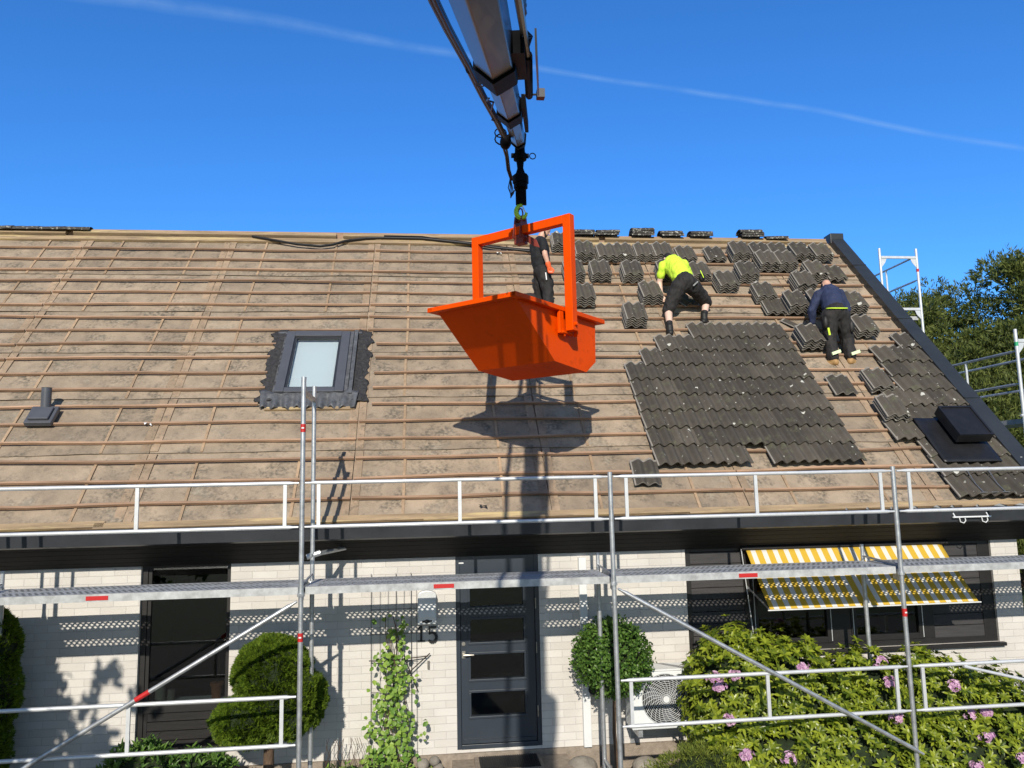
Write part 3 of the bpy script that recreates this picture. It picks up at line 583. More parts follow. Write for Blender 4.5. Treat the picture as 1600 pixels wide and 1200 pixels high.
# downspout and house number
mb = MB(); mb.box((-.10, YW-.07, -.16), (-.01, YW-.004, 1.96)); mb.build('downspout', M_white, house, bevel=.006)
def digits(mb, x, z, s, y):
    def bx(a, b, c, d): mb.box((x+a*s, y-.012, z+b*s), (x+c*s, y, z+d*s))
    bx(.20, 0, .34, 1); bx(.02, 0, .52, .07); mb.prism([(x+.20*s, y, z+.80*s), (x+.04*s, y, z+.74*s), (x+.04*s, y, z+.82*s), (x+.20*s, y, z+1*s)], (0, -.0121, 0))
def five(mb, x, z, s, y):
    mb.box((x+.12*s, y-.012, z+.50*s), (x+.21*s, y, z+1.0*s)); mb.box((x+.2105*s, y-.012, z+.88*s), (x+.60*s, y, z+1.0*s))
    pts = []
    for k in range(15):
        a = math.radians(135-k*(270+15)/14*1.0); pts.append((.34+.25*math.cos(a), .33+.29*math.sin(a)))
    for k in range(14):
        a, b = pts[k], pts[k+1]; w = .05+.045*math.sin(math.pi*k/14)
        for sgn in (1,):
            d = V((b[0]-a[0], 0, b[1]-a[1])).normalized(); n_ = V((-d.z, 0, d.x))*w*s
            p = V((x+a[0]*s, y-.0005*(k % 2), z+a[1]*s)); q = V((x+b[0]*s, p.y, z+b[1]*s)); mb.prism([p-n_, q-n_, q+n_, p+n_], (0, -.0115, 0))
nb = MB(); digits(nb, -1.985, 1.075, .175, YW-.012); five(nb, -1.875, 1.055, .185, YW-.012); nb.build('house_number', M_black, house)
mb = MB(); mb.tube((-1.86, YW, .80), (-1.86, YW-.02, .80), .008); mb.box((-1.87, YW-.025, .77), (-1.845, YW-.012, .86)); mb.build('doorbell', M_bmetal, house)
# ice hooks on the fascia and ladder hook on the tiles
mb = MB(); mb.tube((4.27, .795, 2.335), (4.75, .795, 2.335), .010)
for x in (4.38, 4.66):
    mb.path([(x-.03, .795, 2.33), (x-.02, .795, 2.28), (x+.02, .795, 2.265), (x+.05, .80, 2.29), (x+.05, .81, 2.335)], .006, 6)
mb.tube((4.30, .795, 2.335), (4.30, .83, 2.38), .008); mb.tube((4.72, .795, 2.335), (4.72, .83, 2.38), .008)
mb.build('gutter_hook', M_white, house, True)
mb = MB(); 
for x in (4.93, 5.22): mb.path([rp(x, .50, .15), rp(x+.01, .25, .115), rp(x+.02, .09, .13)], .007, 6)
mb.tube(rp(4.88, .09, .135), rp(5.36, .09, .135), .007); mb.tube(rp(4.86, .50, .155), rp(5.24, .50, .155), .007)
tag(mb.build('ladder_hook', M_bmetal, None, True), 'thin metal ladder hook lying on the tiles at the right eave', 'ladder hook')
# ------------------------------------------------------------------ tiles
TW, TL = .335, .42
def tile_mesh(seed, n=26, m_=None):
    rnd = random.Random(seed); mb = MB(); xs_ = [0, .001, .018, .020]+[.020+(TW-.020)*k/n for k in range(1, n+1)]
    def z(x):
        if x < .019: return .0012
        u = (x-.02)/.15; return max(.003+.0245*(1-math.cos(2*math.pi*u)), .0145 if x > .299 else 0)
    top = []; 
    for yy in (0, .006, .14, .28, TL):
        top.append([V((x, yy, z(x)+(-.004 if yy == 0 else 0)+rnd.uniform(-.0006, .0006))) for x in xs_])
    T = .013; m = len(xs_); vs = [p for r in top for p in r]; nr = len(top); fs = []
    for j in range(nr-1):
        for i in range(m-1): fs.append((j*m+i, j*m+i+1, (j+1)*m+i+1, (j+1)*m+i))
    b = len(vs); bot = [p-V((0, 0, T)) for p in top[0]]+[p-V((0, 0, T)) for p in top[-1]]; vs += bot
    for i in range(m-1):
        fs.append((b+i, b+i+1, b+m+i+1, b+m+i)); fs.append((i, i+1, b+i+1, b+i)); fs.append(((nr-1)*m+i, (nr-1)*m+i+1, b+m+i+1, b+m+i))
    fs.append(tuple([j*m for j in range(nr)])+(b+m, b)); fs.append(tuple([j*m+m-1 for j in range(nr)])+(b+m+m-1, b+m-1))
    mb.add(vs, fs)
    me = bpy.data.meshes.new('roof_tile'); me.from_pydata(mb.v, [], mb.f); bm = bmesh.new(); bm.from_mesh(me); bmesh.ops.recalc_face_normals(bm, faces=bm.faces); bm.to_mesh(me); bm.free()
    me.polygons.foreach_set('use_smooth', [True]*len(me.polygons)); me.set_sharp_from_angle(angle=math.radians(38)); me.materials.append(m_ or M_tile); return me
TM = [tile_mesh(k) for k in range(4)]; TM2 = [tile_mesh(k, 26, M_tile2) for k in range(4)]
def place_tile(x, t, h, tilt=0.0, yawr=0.0, label='', group='', rx=0.0):
    o = bpy.data.objects.new('roof_tile', random.choice(TM if 'laid' in group else TM2)); COL.objects.link(o)
    o.matrix_world = Matrix.Translation(rp(x, t, h)) @ RM @ Matrix.Rotation(yawr, 4, 'Z') @ Matrix.Rotation(tilt, 4, 'X') @ Matrix.Rotation(rx, 4, 'Y')
    return tag(o, label, 'roof tile', group)
ORD = ['first', 'second', 'third', 'fourth', 'fifth', 'sixth', 'seventh', 'eighth', 'ninth', 'tenth']
def laid(x, t, label, group): place_tile(x+random.uniform(-.003, .003), t+random.uniform(-.006, .006), .106+random.uniform(-.003, .003), -.100+random.uniform(-.004, .004), random.uniform(-.006, .006), label, group)
for r in range(9):
    k0 = [0, 0, 0, 0, 0, 0, 1, 2, 4][r]
    cols = [k for k in range(k0, 9) if not (r == 0 and k == 4)]
    for n_, k in enumerate(cols):
        laid(.98+.3*k, .70+.338*r, '%s tile from the left, %s row up, in the big laid patch' % (ORD[n_], ORD[r]), 'tiles still laid in the big patch')
RR = {0: (4.62, 4), 1: (4.62, 4), 2: (4.62, 4), 3: (4.32, 5), 4: (4.62, 4), 5: (4.62, 4), 6: (4.92, 3), 7: (4.92, 3), 8: (4.92, 3), 9: (5.52, 1)}
for r, (xs0, n_) in RR.items():
    for k in range(n_):
        x = xs0+.3*k
        if r in (2, 3) and .9 < 0: continue
        t = .055+.338*r+(.02 if r else .0)
        if x > 5.45: x = 5.42
        laid(x, t, '%s tile from the left, %s row above the eave, beside right verge' % (ORD[k], ORD[r]), 'tiles still laid along the right verge')
stacks = [
 (0.35, 6.02, 5, 'at the ridge beside the black-shirted man'), (0.71, 5.69, 5, 'behind the orange frame post near the ridge'),
 (1.11, 5.68, 4, 'near the ridge, first right of orange frame'), (1.42, 5.70, 4, 'near the ridge, second right of orange frame'), (1.79, 5.72, 4, 'near the ridge, third right of orange frame'),
 (2.14, 5.74, 4, 'behind the head of the lime-shirted man'), (2.58, 5.77, 2, 'low beside the head of the lime-shirted man'),
 (0.44, 5.01, 5, 'half hidden by the upper orange frame post'), (0.88, 5.02, 5, 'in second row, just right of orange post'), (1.42, 5.02, 5, 'in second row, midway from post to lime shirt'),
 (2.04, 5.05, 5, 'behind the left arm of the lime-shirted man'), (2.62, 5.06, 4, 'beside the right hip of the lime-shirted man'),
 (0.48, 4.28, 6, 'just above the orange skip beside its post'), (1.60, 4.35, 5, 'left of the lime-shirted man below his hands'), (1.19, 3.72, 6, 'standing alone right of the orange skip rim'),
 (3.12, 5.75, 2, 'low, near the ridge, third right of the lime shirt'), (3.55, 5.75, 6, 'tall, near the ridge, left of the double stack'), (2.99, 4.70, 5, 'right of the lime shirt with white lichen spots'),
 (3.44, 5.03, 6, 'in the middle between the two bending men'), (3.94, 5.42, 6, 'left one of the tall pair near the ridge'), (4.29, 5.42, 5, 'right one of the tall pair near the ridge'),
 (3.99, 5.86, 3, 'behind the tall pair, left one'), (4.34, 5.87, 3, 'behind the tall pair, right one'), (4.73, 5.81, 4, 'left one of the two beside the verge top'), (5.11, 5.79, 4, 'right one, nearest to the verge top'),
 (4.70, 5.08, 5, 'above and left of the navy-shirted man'), (4.34, 4.73, 6, 'left of the head of the navy-shirted man'), (5.10, 5.13, 2, 'low behind the head of the navy-shirted man'),
 (3.54, 4.42, 4, 'upper one of the pair lying end to end'), (3.60, 4.07, 2, 'lower one of the pair lying end to end'), (3.96, 4.09, 5, 'just left of the navy-shirted man'), (4.38, 4.13, 6, 'under the left hand of the navy-shirted man'),
 (4.96, 4.08, 5, 'beside the right hand of the navy-shirted man'), (4.85, 3.44, 4, 'beside the right leg of the navy-shirted man'), (3.82, 3.12, 6, 'beside the left leg of the navy-shirted man'),
 (4.45, 2.10, 3, 'below the boots, against the right laid tiles'), (4.32, 1.44, 3, 'lying on the tile left of the vent hood')]
PL = {1: ['top'], 2: ['top', 'bottom'], 3: ['top', 'middle', 'bottom']}
for si, (x, t, n_, desc) in enumerate(stacks):
    rnd = random.Random(si*3+1); y0 = rnd.uniform(-.03, .03); base = .078 if si != len(stacks)-1 else .125
    n_ = n_-1 if n_ > 5 else n_
    for k in range(n_):
        j = n_-1-k
        nm = 'top' if j == 0 else ('bottom' if k == 0 else ORD[j]+' from top')
        place_tile(x+rnd.uniform(-.006, .006), t+rnd.uniform(-.005, .005), base+.0400*k, rnd.uniform(-.006, .006), y0+rnd.uniform(-.014, .014), ('%s tile, stack %s' % (nm, desc)), 'loose tiles stacked on the battens')
place_tile(3.90, 2.06, .074, 0, .0, 'single tile lying alone between the two laid patches', 'single loose tiles')
place_tile(.63, .40, .074, 0, -.05, 'single tile lying alone below the left corner of the big patch', 'single loose tiles')
place_tile(2.30, 4.28, .10, .0, .5, 'loose tile lying askew between the legs of the lime-shirted man', 'single loose tiles', .15)
place_tile(4.02, 3.62, .09, -.1, .6, 'tile tipped on its side by the left boot of navy man', 'single loose tiles', .5)
# ridge caps
def ridge_cap(x, layers, desc, dy=0.0, L=.42, zz=0.0, rz=0.0):
    for k in range(layers):
        mb = MB(); rnd = random.Random(int(x*100)+k); n_ = 10
        prof = []
        for q in range(n_+1):
            a = math.pi*q/n_; prof.append((.125*math.cos(a), .075*math.sin(a)**.8 if 0 < q < n_ else 0))
        out = [V((0, a, b)) for a, b in prof]+[V((0, a*.86, b*.82)) for a, b in prof[::-1]]
        nx = 8; vs = []
        for q in range(nx+1):
            for p in out: vs.append(V((L*q/nx-L/2, p.y*(1+.08*q/nx)+rnd.uniform(-.003, .003), p.z*(1+.08*q/nx)+rnd.uniform(-.003, .003))))
        m = len(out); fs = [(q*m+i, q*m+(i+1) % m, (q+1)*m+(i+1) % m, (q+1)*m+i) for q in range(nx) for i in range(m)]
        fs += [(e*m+i, e*m+i+1, e*m+m-2-i, e*m+m-1-i) for e in (0, nx) for i in range(n_)]
        mb.add(vs, fs); o = mb.build('ridge_tile', M_ridge, None, True)
        o.location = (x+rnd.uniform(-.02, .02), RY+dy-.02, RZ+.075+zz+.045*k); o.rotation_euler = (0, 0, rz+rnd.uniform(-.06, .06))
        nm = ['lower', 'upper', 'topmost'][k] if layers > 1 else 'single'
        tag(o, '%s lichen-spotted ridge tile %s' % (nm, desc), 'ridge tile', 'ridge tiles resting on the ridge')
for i, (x, n_, d) in enumerate([(1.0, 2, 'on the ridge right behind the orange frame'), (1.45, 2, 'on the ridge, first pile right of the orange frame'), (2.1, 3, 'on the ridge, second pile right of the orange frame'),
                  (2.65, 2, 'on the ridge above the head of the lime-shirted man'), (3.22, 2, 'on the ridge just right of the lime-shirted man'), (4.19, 3, 'in the tallest pile, on the ridge above the tall pair')]):
    ridge_cap(x, n_, d)
ridge_cap(4.66, 1, 'lying low right of the tallest ridge pile', zz=-.03)
for k in range(10): ridge_cap(-7.75-.41*k, 1, '%s from the right in the dark row at the left ridge' % ORD[k], zz=-.035, L=.44)
# ------------------------------------------------------------------ scaffold in front of the house
R_ = .0242
def flat_end(mb, p, q, r):
    """tube with pinched ends, as on guard rails"""
    p = V(p); q = V(q); d = (q-p).normalized()
    mb.path([p, p+d*.05, p+d*.09, q-d*.09, q-d*.05, q], [r*.55, r*.6, r, r, r*.6, r*.55], 10)
def bands(par, p):
    mb = MB(); p = V(p); mb.tube(p-V((0, 0, .045)), p+V((0, 0, .045)), R_+.0012, 14); s_ = mb.build('red_band', M_red, par, True)
def frame_post(par, x, y, z0, z1, band=None):
    mb = MB(); mb.tube((x, y, z0), (x, y, z1), R_, 14); 
    if z1 > 3.5: mb.tube((x, y, z1), (x, y, z1+.0), R_*.85, 12)
    mb.tube((x, y, z0), (x, y, z0+.004), .07, 8)
    o = mb.build('standard', M_galv, par, True)
    if band:
        for z in band:
            mb = MB(); mb.tube((x, y, z-.04), (x, y, z+.04), R_+.0012, 14); mb.build('red_band', M_red, o, True)
            mb = MB(); mb.box((x-.012, y-R_-.004, z-.006), (x+.012, y-R_-.0015, z+.008)); mb.build('band_mark', M_white, o)
    return o
sc = empty('scaffold', (-3.07, 0, GZ)); tag(sc, 'galvanised steel scaffold with perforated decks standing along the house front', 'scaffold')
B = 3.07; YI = .7298; DZ = 1.885
for i in range(-3, 4):
    x = B*i
    tall = (i == -1)
    frame_post(sc, x, 0, GZ+.02, 3.93 if tall else 2.93, [3.42, 1.42] if tall else ([1.42] if i != 0 else None))
    if tall: frame_post(sc, x, YI, GZ+.02, 3.93)
    else:
        mb = MB(); mb.tube((x, YI, GZ+.02), (x, YI, DZ-.02), R_, 14); mb.path([(x, YI, DZ-.02), (x, YI-.01, DZ+.01), (x, YI-.02, DZ+.03)], R_*.9, 12); mb.path([(x, YI-.01, DZ+.02), (x, YI-.01, DZ+.18)], .02, 12); mb.build('standard', M_galv, sc, True)
    mb = MB(); mb.bar((x, .02, DZ-.05), (x, YI-.02, DZ-.05), .045, .05); mb.bar((x, .015, DZ-.10), (x, .14, DZ-.07), .01, .12); mb.bar((x, YI-.015, DZ-.10), (x, YI-.14, DZ-.07), .01, .12)
    mb.path([(x, YI-.01, DZ+.05), (x, .35, DZ+.03), (x, .03, DZ+.02)], .012, 8)
    mb.build('transom', M_galv, sc)
    if tall: mb = MB(); mb.bar((x, .0, 3.78), (x, YI, 3.78), .035, .045); mb.bar((x, .02, 3.74), (x, .10, 3.76), .008, .1); mb.build('top_transom', M_galv, sc)
    mb = MB(); mb.tube((x, 0, .02+GZ+.3), (x, YI, GZ+.32), .018); mb.build('bottom_transom', M_galv, sc)
def perforated(x0, x1, y0, w):
    mb = MB(); zt = DZ; e = .062; rows = 4; hw = (w-2*e)/rows; px = .0575
    mb.quad((x0, y0, zt), (x1, y0, zt), (x1, y0+e, zt), (x0, y0+e, zt)); mb.quad((x0, y0+w-e, zt), (x1, y0+w-e, zt), (x1, y0+w, zt), (x0, y0+w, zt))
    xs0, xs1 = x0+.09, x1-.09
    mb.quad((x0, y0+e, zt), (xs0, y0+e, zt), (xs0, y0+w-e, zt), (x0, y0+w-e, zt)); mb.quad((xs1, y0+e, zt), (x1, y0+e, zt), (x1, y0+w-e, zt), (xs1, y0+w-e, zt))
    n = int((xs1-xs0)/px); px = (xs1-xs0)/n
    for r in range(rows):
        ya, yb = y0+e+r*hw, y0+e+(r+1)*hw; o_ = px/2 if r % 2 else 0; g_ = .0065
        if o_: mb.quad((xs0, ya, zt), (xs0+o_, ya, zt), (xs0+o_, yb, zt), (xs0, yb, zt)); 
        for k in range(n-(1 if o_ else 0)):
            a = xs0+o_+k*px; hx0, hx1 = a+px*.22, a+px*.80
            P = lambda x, y: (x, y, zt); hy0, hy1 = ya+g_, yb-g_; cxx = (hx0+hx1)/2
            hexa = [P(hx0, (hy0+hy1)/2), P(hx0+.010, hy0), P(hx1-.010, hy0), P(hx1, (hy0+hy1)/2), P(hx1-.010, hy1), P(hx0+.010, hy1)]
            mb.add([P(a, ya), P(a+px, ya), P(a+px, yb), P(a, yb)]+hexa, [(0, 1, 6, 5), (1, 7, 6), (1, 2, 7), (2, 8, 7), (2, 3, 9, 8), (3, 4, 9), (3, 0, 4), (0, 5, 4)])
        if o_: mb.quad((xs1-px+o_, ya, zt), (xs1, ya, zt), (xs1, yb, zt), (xs1-px+o_, yb, zt))
    # rolled side channels
    for ya in (y0, y0+w-.006): mb.box((x0, ya, zt-.072), (x1, ya+.006, zt-.0008))
    for xa in (x0, x1-.004): mb.box((xa, y0+.006, zt-.06), (xa+.004, y0+w-.006, zt-.001))
    return mb
for i in range(-3, 4):
    for k in range(2):
        d_ = perforated(B*i+.035, B*(i+1)-.035, .035+.335*k, .325).build('deck_board', M_deck, sc)
        if k == 0:
            sx_ = {-2: -4.95, -1: -1.70, 0: 1.42, 1: 4.9}.get(i)
            if sx_:
                mb = MB(); mb.box((sx_-.10, .031, DZ-.058), (sx_+.10, .0338, DZ-.018)); st_ = mb.build('deck_sticker', M_red, d_)
                for q in range(6): mb = MB(); 
                mb = MB(); 
                for q in range(6): mb.box((sx_-.05+.02*q, .0295, DZ-.045), (sx_-.038+.02*q, .0305, DZ-.032))
                mb.box((sx_-.09, .0295, DZ-.05), (sx_-.075, .0305, DZ-.026))
def guard(par, x0, x1, y, zt, zb, mids):
    mb = MB(); flat_end(mb, (x0+.03, y-.02, zt), (x1-.03, y-.02, zt), .0195); flat_end(mb, (x0+.03, y-.02, zb), (x1-.03, y-.02, zb), .0195); o = mb.build('guard_rail', M_alu, par, True)
    for x in mids: mb = MB(); mb.bar((x, y-.02, zb+.015), (x, y-.02, zt-.015), .034, .022, (0, 1, 0)); mb.build('rail_upright', M_alu, o)
for i in range(-3, 3):
    x0, x1 = B*i, B*(i+1)
    guard(sc, x0, x1, 0, 2.882, 2.458, [x0+.16, (x0+x1)/2, x1-.16])
    if i != -1: guard(sc, x0, x1, 0, .8825, .448, [x0+.13, (x0+x1)/2-.0, x1-.16])
mb = MB(); mb.tube((3.25+.4, -.03, .86), (5.9, -.03, .30), .016); mb.build('brace', M_alu, sc, True)
def brace(p, q, band=None):
    mb = MB(); flat_end(mb, p, q, .0225); o = mb.build('brace', M_galv, sc, True)
    if band: d = (V(q)-V(p)).normalized(); c = V(p).lerp(V(q), band); mb = MB(); mb.tube(c-d*.07, c+d*.07, .0238, 14); mb.build('red_band', M_red, o, True)
brace((-3.10, -.045, 1.76), (-6.1, -.045, .03), .46)
brace((.03, -.045, 1.77), (3.12, -.045, .03))
mb = MB(); mb.tube((-3.09, YI-.03, 2.13), (-2.76, 1.25, 2.16), R_); mb.tube((-3.13, YI, 2.11), (-2.99, YI+.02, 2.15), .03, 8); mb.tube((-2.76, 1.25, 2.16), (-2.74, 1.33, 2.16), .008); mb.build('wall_tie', M_galv, sc, True)
for i in (-2, -1, 0, 1):
    for y in (0, YI):
        for z in (1.80,): mb = MB(); mb.tube((B*i, y, z), (B*i, y, z+.03), .036, 8); mb.build('coupler', M_galv, sc)
# ------------------------------------------------------------------ scaffold at the gable
gs = empty('scaffold', (6.7, 2.45, GZ)); tag(gs, 'aluminium scaffold tower rising behind the right roof verge before the pines', 'scaffold')
GXI, GXO = 6.68, 7.42
ys = (2.45, 5.60, 8.75)
def gframe(y, top, bandz=None, col=M_red):
    for x in (GXI, GXO):
        mb = MB(); mb.tube((x, y, GZ), (x, y, top), R_, 12); o = mb.build('standard', M_alu, gs, True)
        if bandz and ((x == GXI) == (y < 3)): mb = MB(); mb.tube((x, y, bandz-.03), (x, y, bandz+.03), R_+.001, 12); mb.build('colour_band', col, o, True)
    for z in (top-.17, top-1.17, top-2.17, top-3.17):
        if z < 0: continue
        mb = MB(); mb.bar((GXI+R_, y, z), (GXO-R_, y, z), .03, .045)
        mb.prism([(GXI+R_, y-.004, z-.02), (GXI+.13, y-.004, z-.02), (GXI+.10, y-.004, z-.10), (GXI+R_, y-.004, z-.19)], (0, .008, 0))
        mb.prism([(GXO-R_, y-.004, z-.02), (GXO-.13, y-.004, z-.02), (GXO-.10, y-.004, z-.10), (GXO-R_, y-.004, z-.19)], (0, .008, 0)); mb.build('transom', M_alu, gs)
M_green = mat('green_band', (0.02, 0.35, 0.15), 0.5)
gframe(ys[0], 4.92, 4.70, M_green); gframe(ys[1], 7.12, 6.70); gframe(ys[2], 7.12)
def grail(x, y0, y1, z):
    mb = MB(); flat_end(mb, (x, y0+.03, z), (x, y1-.03, z), .019); mb.build('guard_rail', M_galv, gs, True)
grail(GXI, ys[0], ys[1], 4.60); grail(GXI, ys[0], ys[1], 4.12)
mb = MB(); mb.bar((GXI, 3.55, 4.13), (GXI, 3.55, 4.59), .03, .02, (0, 1, 0)); mb.build('rail_upright', M_alu, gs)
grail(GXO, ys[0], ys[1], 4.60); grail(GXO, ys[0], ys[1], 4.12)
for z in (6.98, 6.52): grail(GXO, ys[1], ys[2], z)
mb = MB(); mb.bar((GXO, 6.6, 6.53), (GXO, 6.6, 6.97), .03, .02, (0, 1, 0)); mb.build('rail_upright', M_alu, gs)
for (a, b, z) in ((ys[0], ys[1], 3.62), (ys[1], ys[2], 5.82)):
    for k in range(2): mb = MB(); mb.box((GXI+.04+.33*k, a+.04, z-.07), (GXI+.36+.33*k, b-.04, z)); mb.build('deck_board', M_deck, gs)
mb = MB(); mb.tube((GXI-.05, ys[0], 3.66), (GXO+.35, ys[0]-.02, 3.60), .02); mb.bar((GXI+.03, ys[0]+.02, 3.58), (GXO-.03, ys[0]+.02, 3.3), .03, .12); mb.build('ledger', M_alu, gs)
# ------------------------------------------------------------------ orange skip and its lifting frame
PH = -.73; Bc = V((-1.035, -.447, 4.675)); ax = V((math.cos(PH), math.sin(PH), 0)); bx_ = V((-math.sin(PH), math.cos(PH), 0)); UZ = V((0, 0, 1))
LW = 1.02
def sp(a, b, z): return Bc+ax*a+bx_*b+UZ*z      # a: 0 at the seen end plate, -LW at the far one
skip = empty('skip', sp(-LW/2, .9, -.62)); tag(skip, 'orange steel tipping skip hanging from the crane hook above the roof', 'skip')
prof = [(.09, -.01), (.785, -.57), (1.44, -.62), (1.655, -.48), (1.675, -.01)]
mb = MB(); T = .008
for a0 in (-T, -LW): mb.prism([sp(a0, b, z) for b, z in prof], ax*T)
for k in range(4):
    (b0, z0), (b1, z1) = prof[k], prof[k+1]; d = V((b1-b0, z1-z0)).normalized(); n_ = V((d.y, -d.x))*-T
    c = [(b0, z0), (b1, z1), (b1+n_.x, z1+n_.y), (b0+n_.x, z0+n_.y)]
    mb.prism([sp(-LW+T, b, z) for b, z in c], ax*(LW-2*T))
mb.build('skip_body', M_orange, skip)
mb = MB()
def rim(p, q, w=.07, h=.05): mb.bar(p, q, w, h)
rim(sp(.03, .0, .0), sp(.03, 1.79, .0)); rim(sp(-LW-.03, .0, .0), sp(-LW-.03, 1.79, .0)); rim(sp(.0645, .035, -.001), sp(-LW-.0645, .035, -.001)); rim(sp(.0645, 1.755, -.001), sp(-LW-.0645, 1.755, -.001))
mb.build('skip_rim', M_orange, skip, bevel=.005)
bp = .95
for a in (.075, -LW-.075):
    sg = 1 if a > 0 else -1
    mb = MB(); mb.bar(sp(a+.045*sg, bp, -.24), sp(a+.045*sg, bp, 1.045), .095, .095, bx_); mb.build('frame_post', M_orange, skip, bevel=.006)
    mb = MB()
    for db in (-.10, .10): mb.bar(sp(a-.03*sg, bp+db, -.27), sp(a-.03*sg, bp+db, -.03), .035, .075, bx_)
    mb.bar(sp(a-.02*sg, bp-.10, -.25), sp(a-.02*sg, bp+.10, -.25), .04, .03); mb.tube(sp(a-.02*sg, bp, -.17), sp(a+.12*sg, bp, -.17), .022)
    mb.bar(sp(a+.02*sg, bp+.13, -.28), sp(a+.03*sg, bp+.08, .03), .02, .05, ax)
    mb.build('pivot_bracket', M_orange, skip, bevel=.004)
mb = MB(); mb.bar(sp(.073, bp, .995), sp(-LW-.073, bp, .995), .094, .098); mb.build('lifting_beam', M_orange, skip, bevel=.006)
am = -LW/2; zo = -.075
mb = MB()
for da in (-.045, .045): mb.prism([sp(am+da-.005, bp-.10, .90), sp(am+da-.005, bp+.10, .90), sp(am+da-.005, bp+.05, 1.16), sp(am+da-.005, bp-.05, 1.16)], ax*.01)
mb.prism([sp(am-.06, bp-.052, .84), sp(am+.06, bp-.052, .84), sp(am+.06, bp-.052, .94), sp(am-.06, bp-.052, .94)], bx_*.1)
mb.prism([sp(am+.08, bp+.01, .94), sp(am+.20, bp+.01, .86), sp(am+.24, bp+.01, .76), sp(am+.15, bp+.01, .80), sp(am+.05, bp+.01, .88)], bx_*.012)
mb.build('lifting_lug', M_shadedred, skip, bevel=.003)
mb = MB(); c = sp(am, bp, 1.115); mb.tube(c-ax*.07, c+ax*.07, .014)
pts = [c-ax*.03+UZ*0, c-ax*.034+UZ*.09, c-ax*.022+UZ*.135, c+UZ*.15, c+ax*.022+UZ*.135, c+ax*.034+UZ*.09, c+ax*.03]
mb.path(pts, .009, 8); mb.build('shackle', M_shadedred, skip, True)
# ------------------------------------------------------------------ crane boom, rotator and hook
P0 = V((-.775, .56, 6.70)); BD = V((-.16, -1, -.33)).normalized(); BL = math.sqrt(.16**2+1+.33**2)
side = BD.cross(UZ).normalized(); bup = side.cross(BD).normalized()
ra = math.radians(6); s2 = side*math.cos(ra)+bup*math.sin(ra); u2 = bup*math.cos(ra)-side*math.sin(ra)
crane = empty('crane', P0+BD*13*BL); tag(crane, 'dark telescopic crane boom reaching in from above with black hoses', 'crane')
def hexp(k, r, sq=1.0, sh=(0, 0)):
    c = P0+BD*(k*BL)+s2*sh[0]+u2*sh[1]
    return [c+s2*(r*math.cos(a))+u2*(r*sq*math.sin(a)) for a in [math.radians(90+60*i) for i in range(6)]]
def section(name, k0, k1, r, m, r1=None, sq=1.15):
    mb = MB(); a = hexp(k0, r, sq); b = hexp(k1, r1 or r, sq)
    mb.add(a+b, [tuple(range(6)), tuple(range(6, 12))]+[(i, (i+1) % 6, 6+(i+1) % 6, 6+i) for i in range(6)])
    return mb.build(name, m, crane, bevel=.008)
section('boom_section', .35, 2.35, .080, M_boom)
section('boom_section', 2.2, 4.15, .102, M_boom)
section('boom_section', 4.0, 7.0, .128, M_boom)
section('boom_section', 6.9, 13, .21, M_boom)
section('boom_collar', 2.05, 2.42, .118, M_blacksteel)
section('boom_collar', 3.75, 4.14, .146, M_blacksteel)
section('boom_collar', 6.75, 7.1, .25, M_blacksteel)
section('boom_tip', -.05, .42, .07, M_blacksteel, .098)
def bl(k, s, u): return P0+BD*(k*BL)+side*s+bup*u
# hydraulics and cable guide along the right side
mb = MB(); mb.path([bl(7, .0, .2), bl(5, -.17, .06), bl(3.9, -.19, .03)], [.02, .022, .02], 8); mb.build('cylinder_rod', M_bmetal, crane, True)
mb = MB(); mb.tube(bl(3.95, -.19, .03), bl(2.6, -.17, .04), .03, 10); mb.bar(bl(4.4, -.14, .0), bl(3.7, -.14, .0), .08, .12, bup); mb.bar(bl(2.5, -.12, .02), bl(1.1, -.11, .02), .035, .11, bup); mb.build('cylinder', M_blacksteel, crane)
mb = MB(); mb.bar(bl(4.25, -.245, .03), bl(3.05, -.245, .03), .012, .15, bup); mb.tube(bl(2.75, -.13, .02), bl(2.75, -.24, .02), .008); mb.box((-.03, -.03, -.035), (.03, .03, .035), Matrix.Translation(bl(2.75, -.26, .02))); mb.build('side_plate', M_gutter, crane)
mb = MB()
for j in range(3): mb.path([bl(5.2, -.15-.01*j, .1), bl(4.7, -.20, .14-.04*j), bl(4.35, -.16, .0+.05*j), bl(4.1, -.22, .1), bl(3.9, -.16, .05*j)], .008, 6)
mb.path([bl(2.9, .13, -.02), bl(2.6, .17, .02), bl(2.4, .13, .04), bl(2.25, .16, 0), bl(1.9, .15, -.02)], .008, 6)
for cc in (3.3, 1.75): mb.path([bl(cc, .11, 0)+side*(.045+.04*math.cos(q/10*2*math.pi))+BD*(.05*math.sin(q/10*2*math.pi)) for q in range(11)], .005, 6)
mb.build('small_hose', M_hose, crane, True)
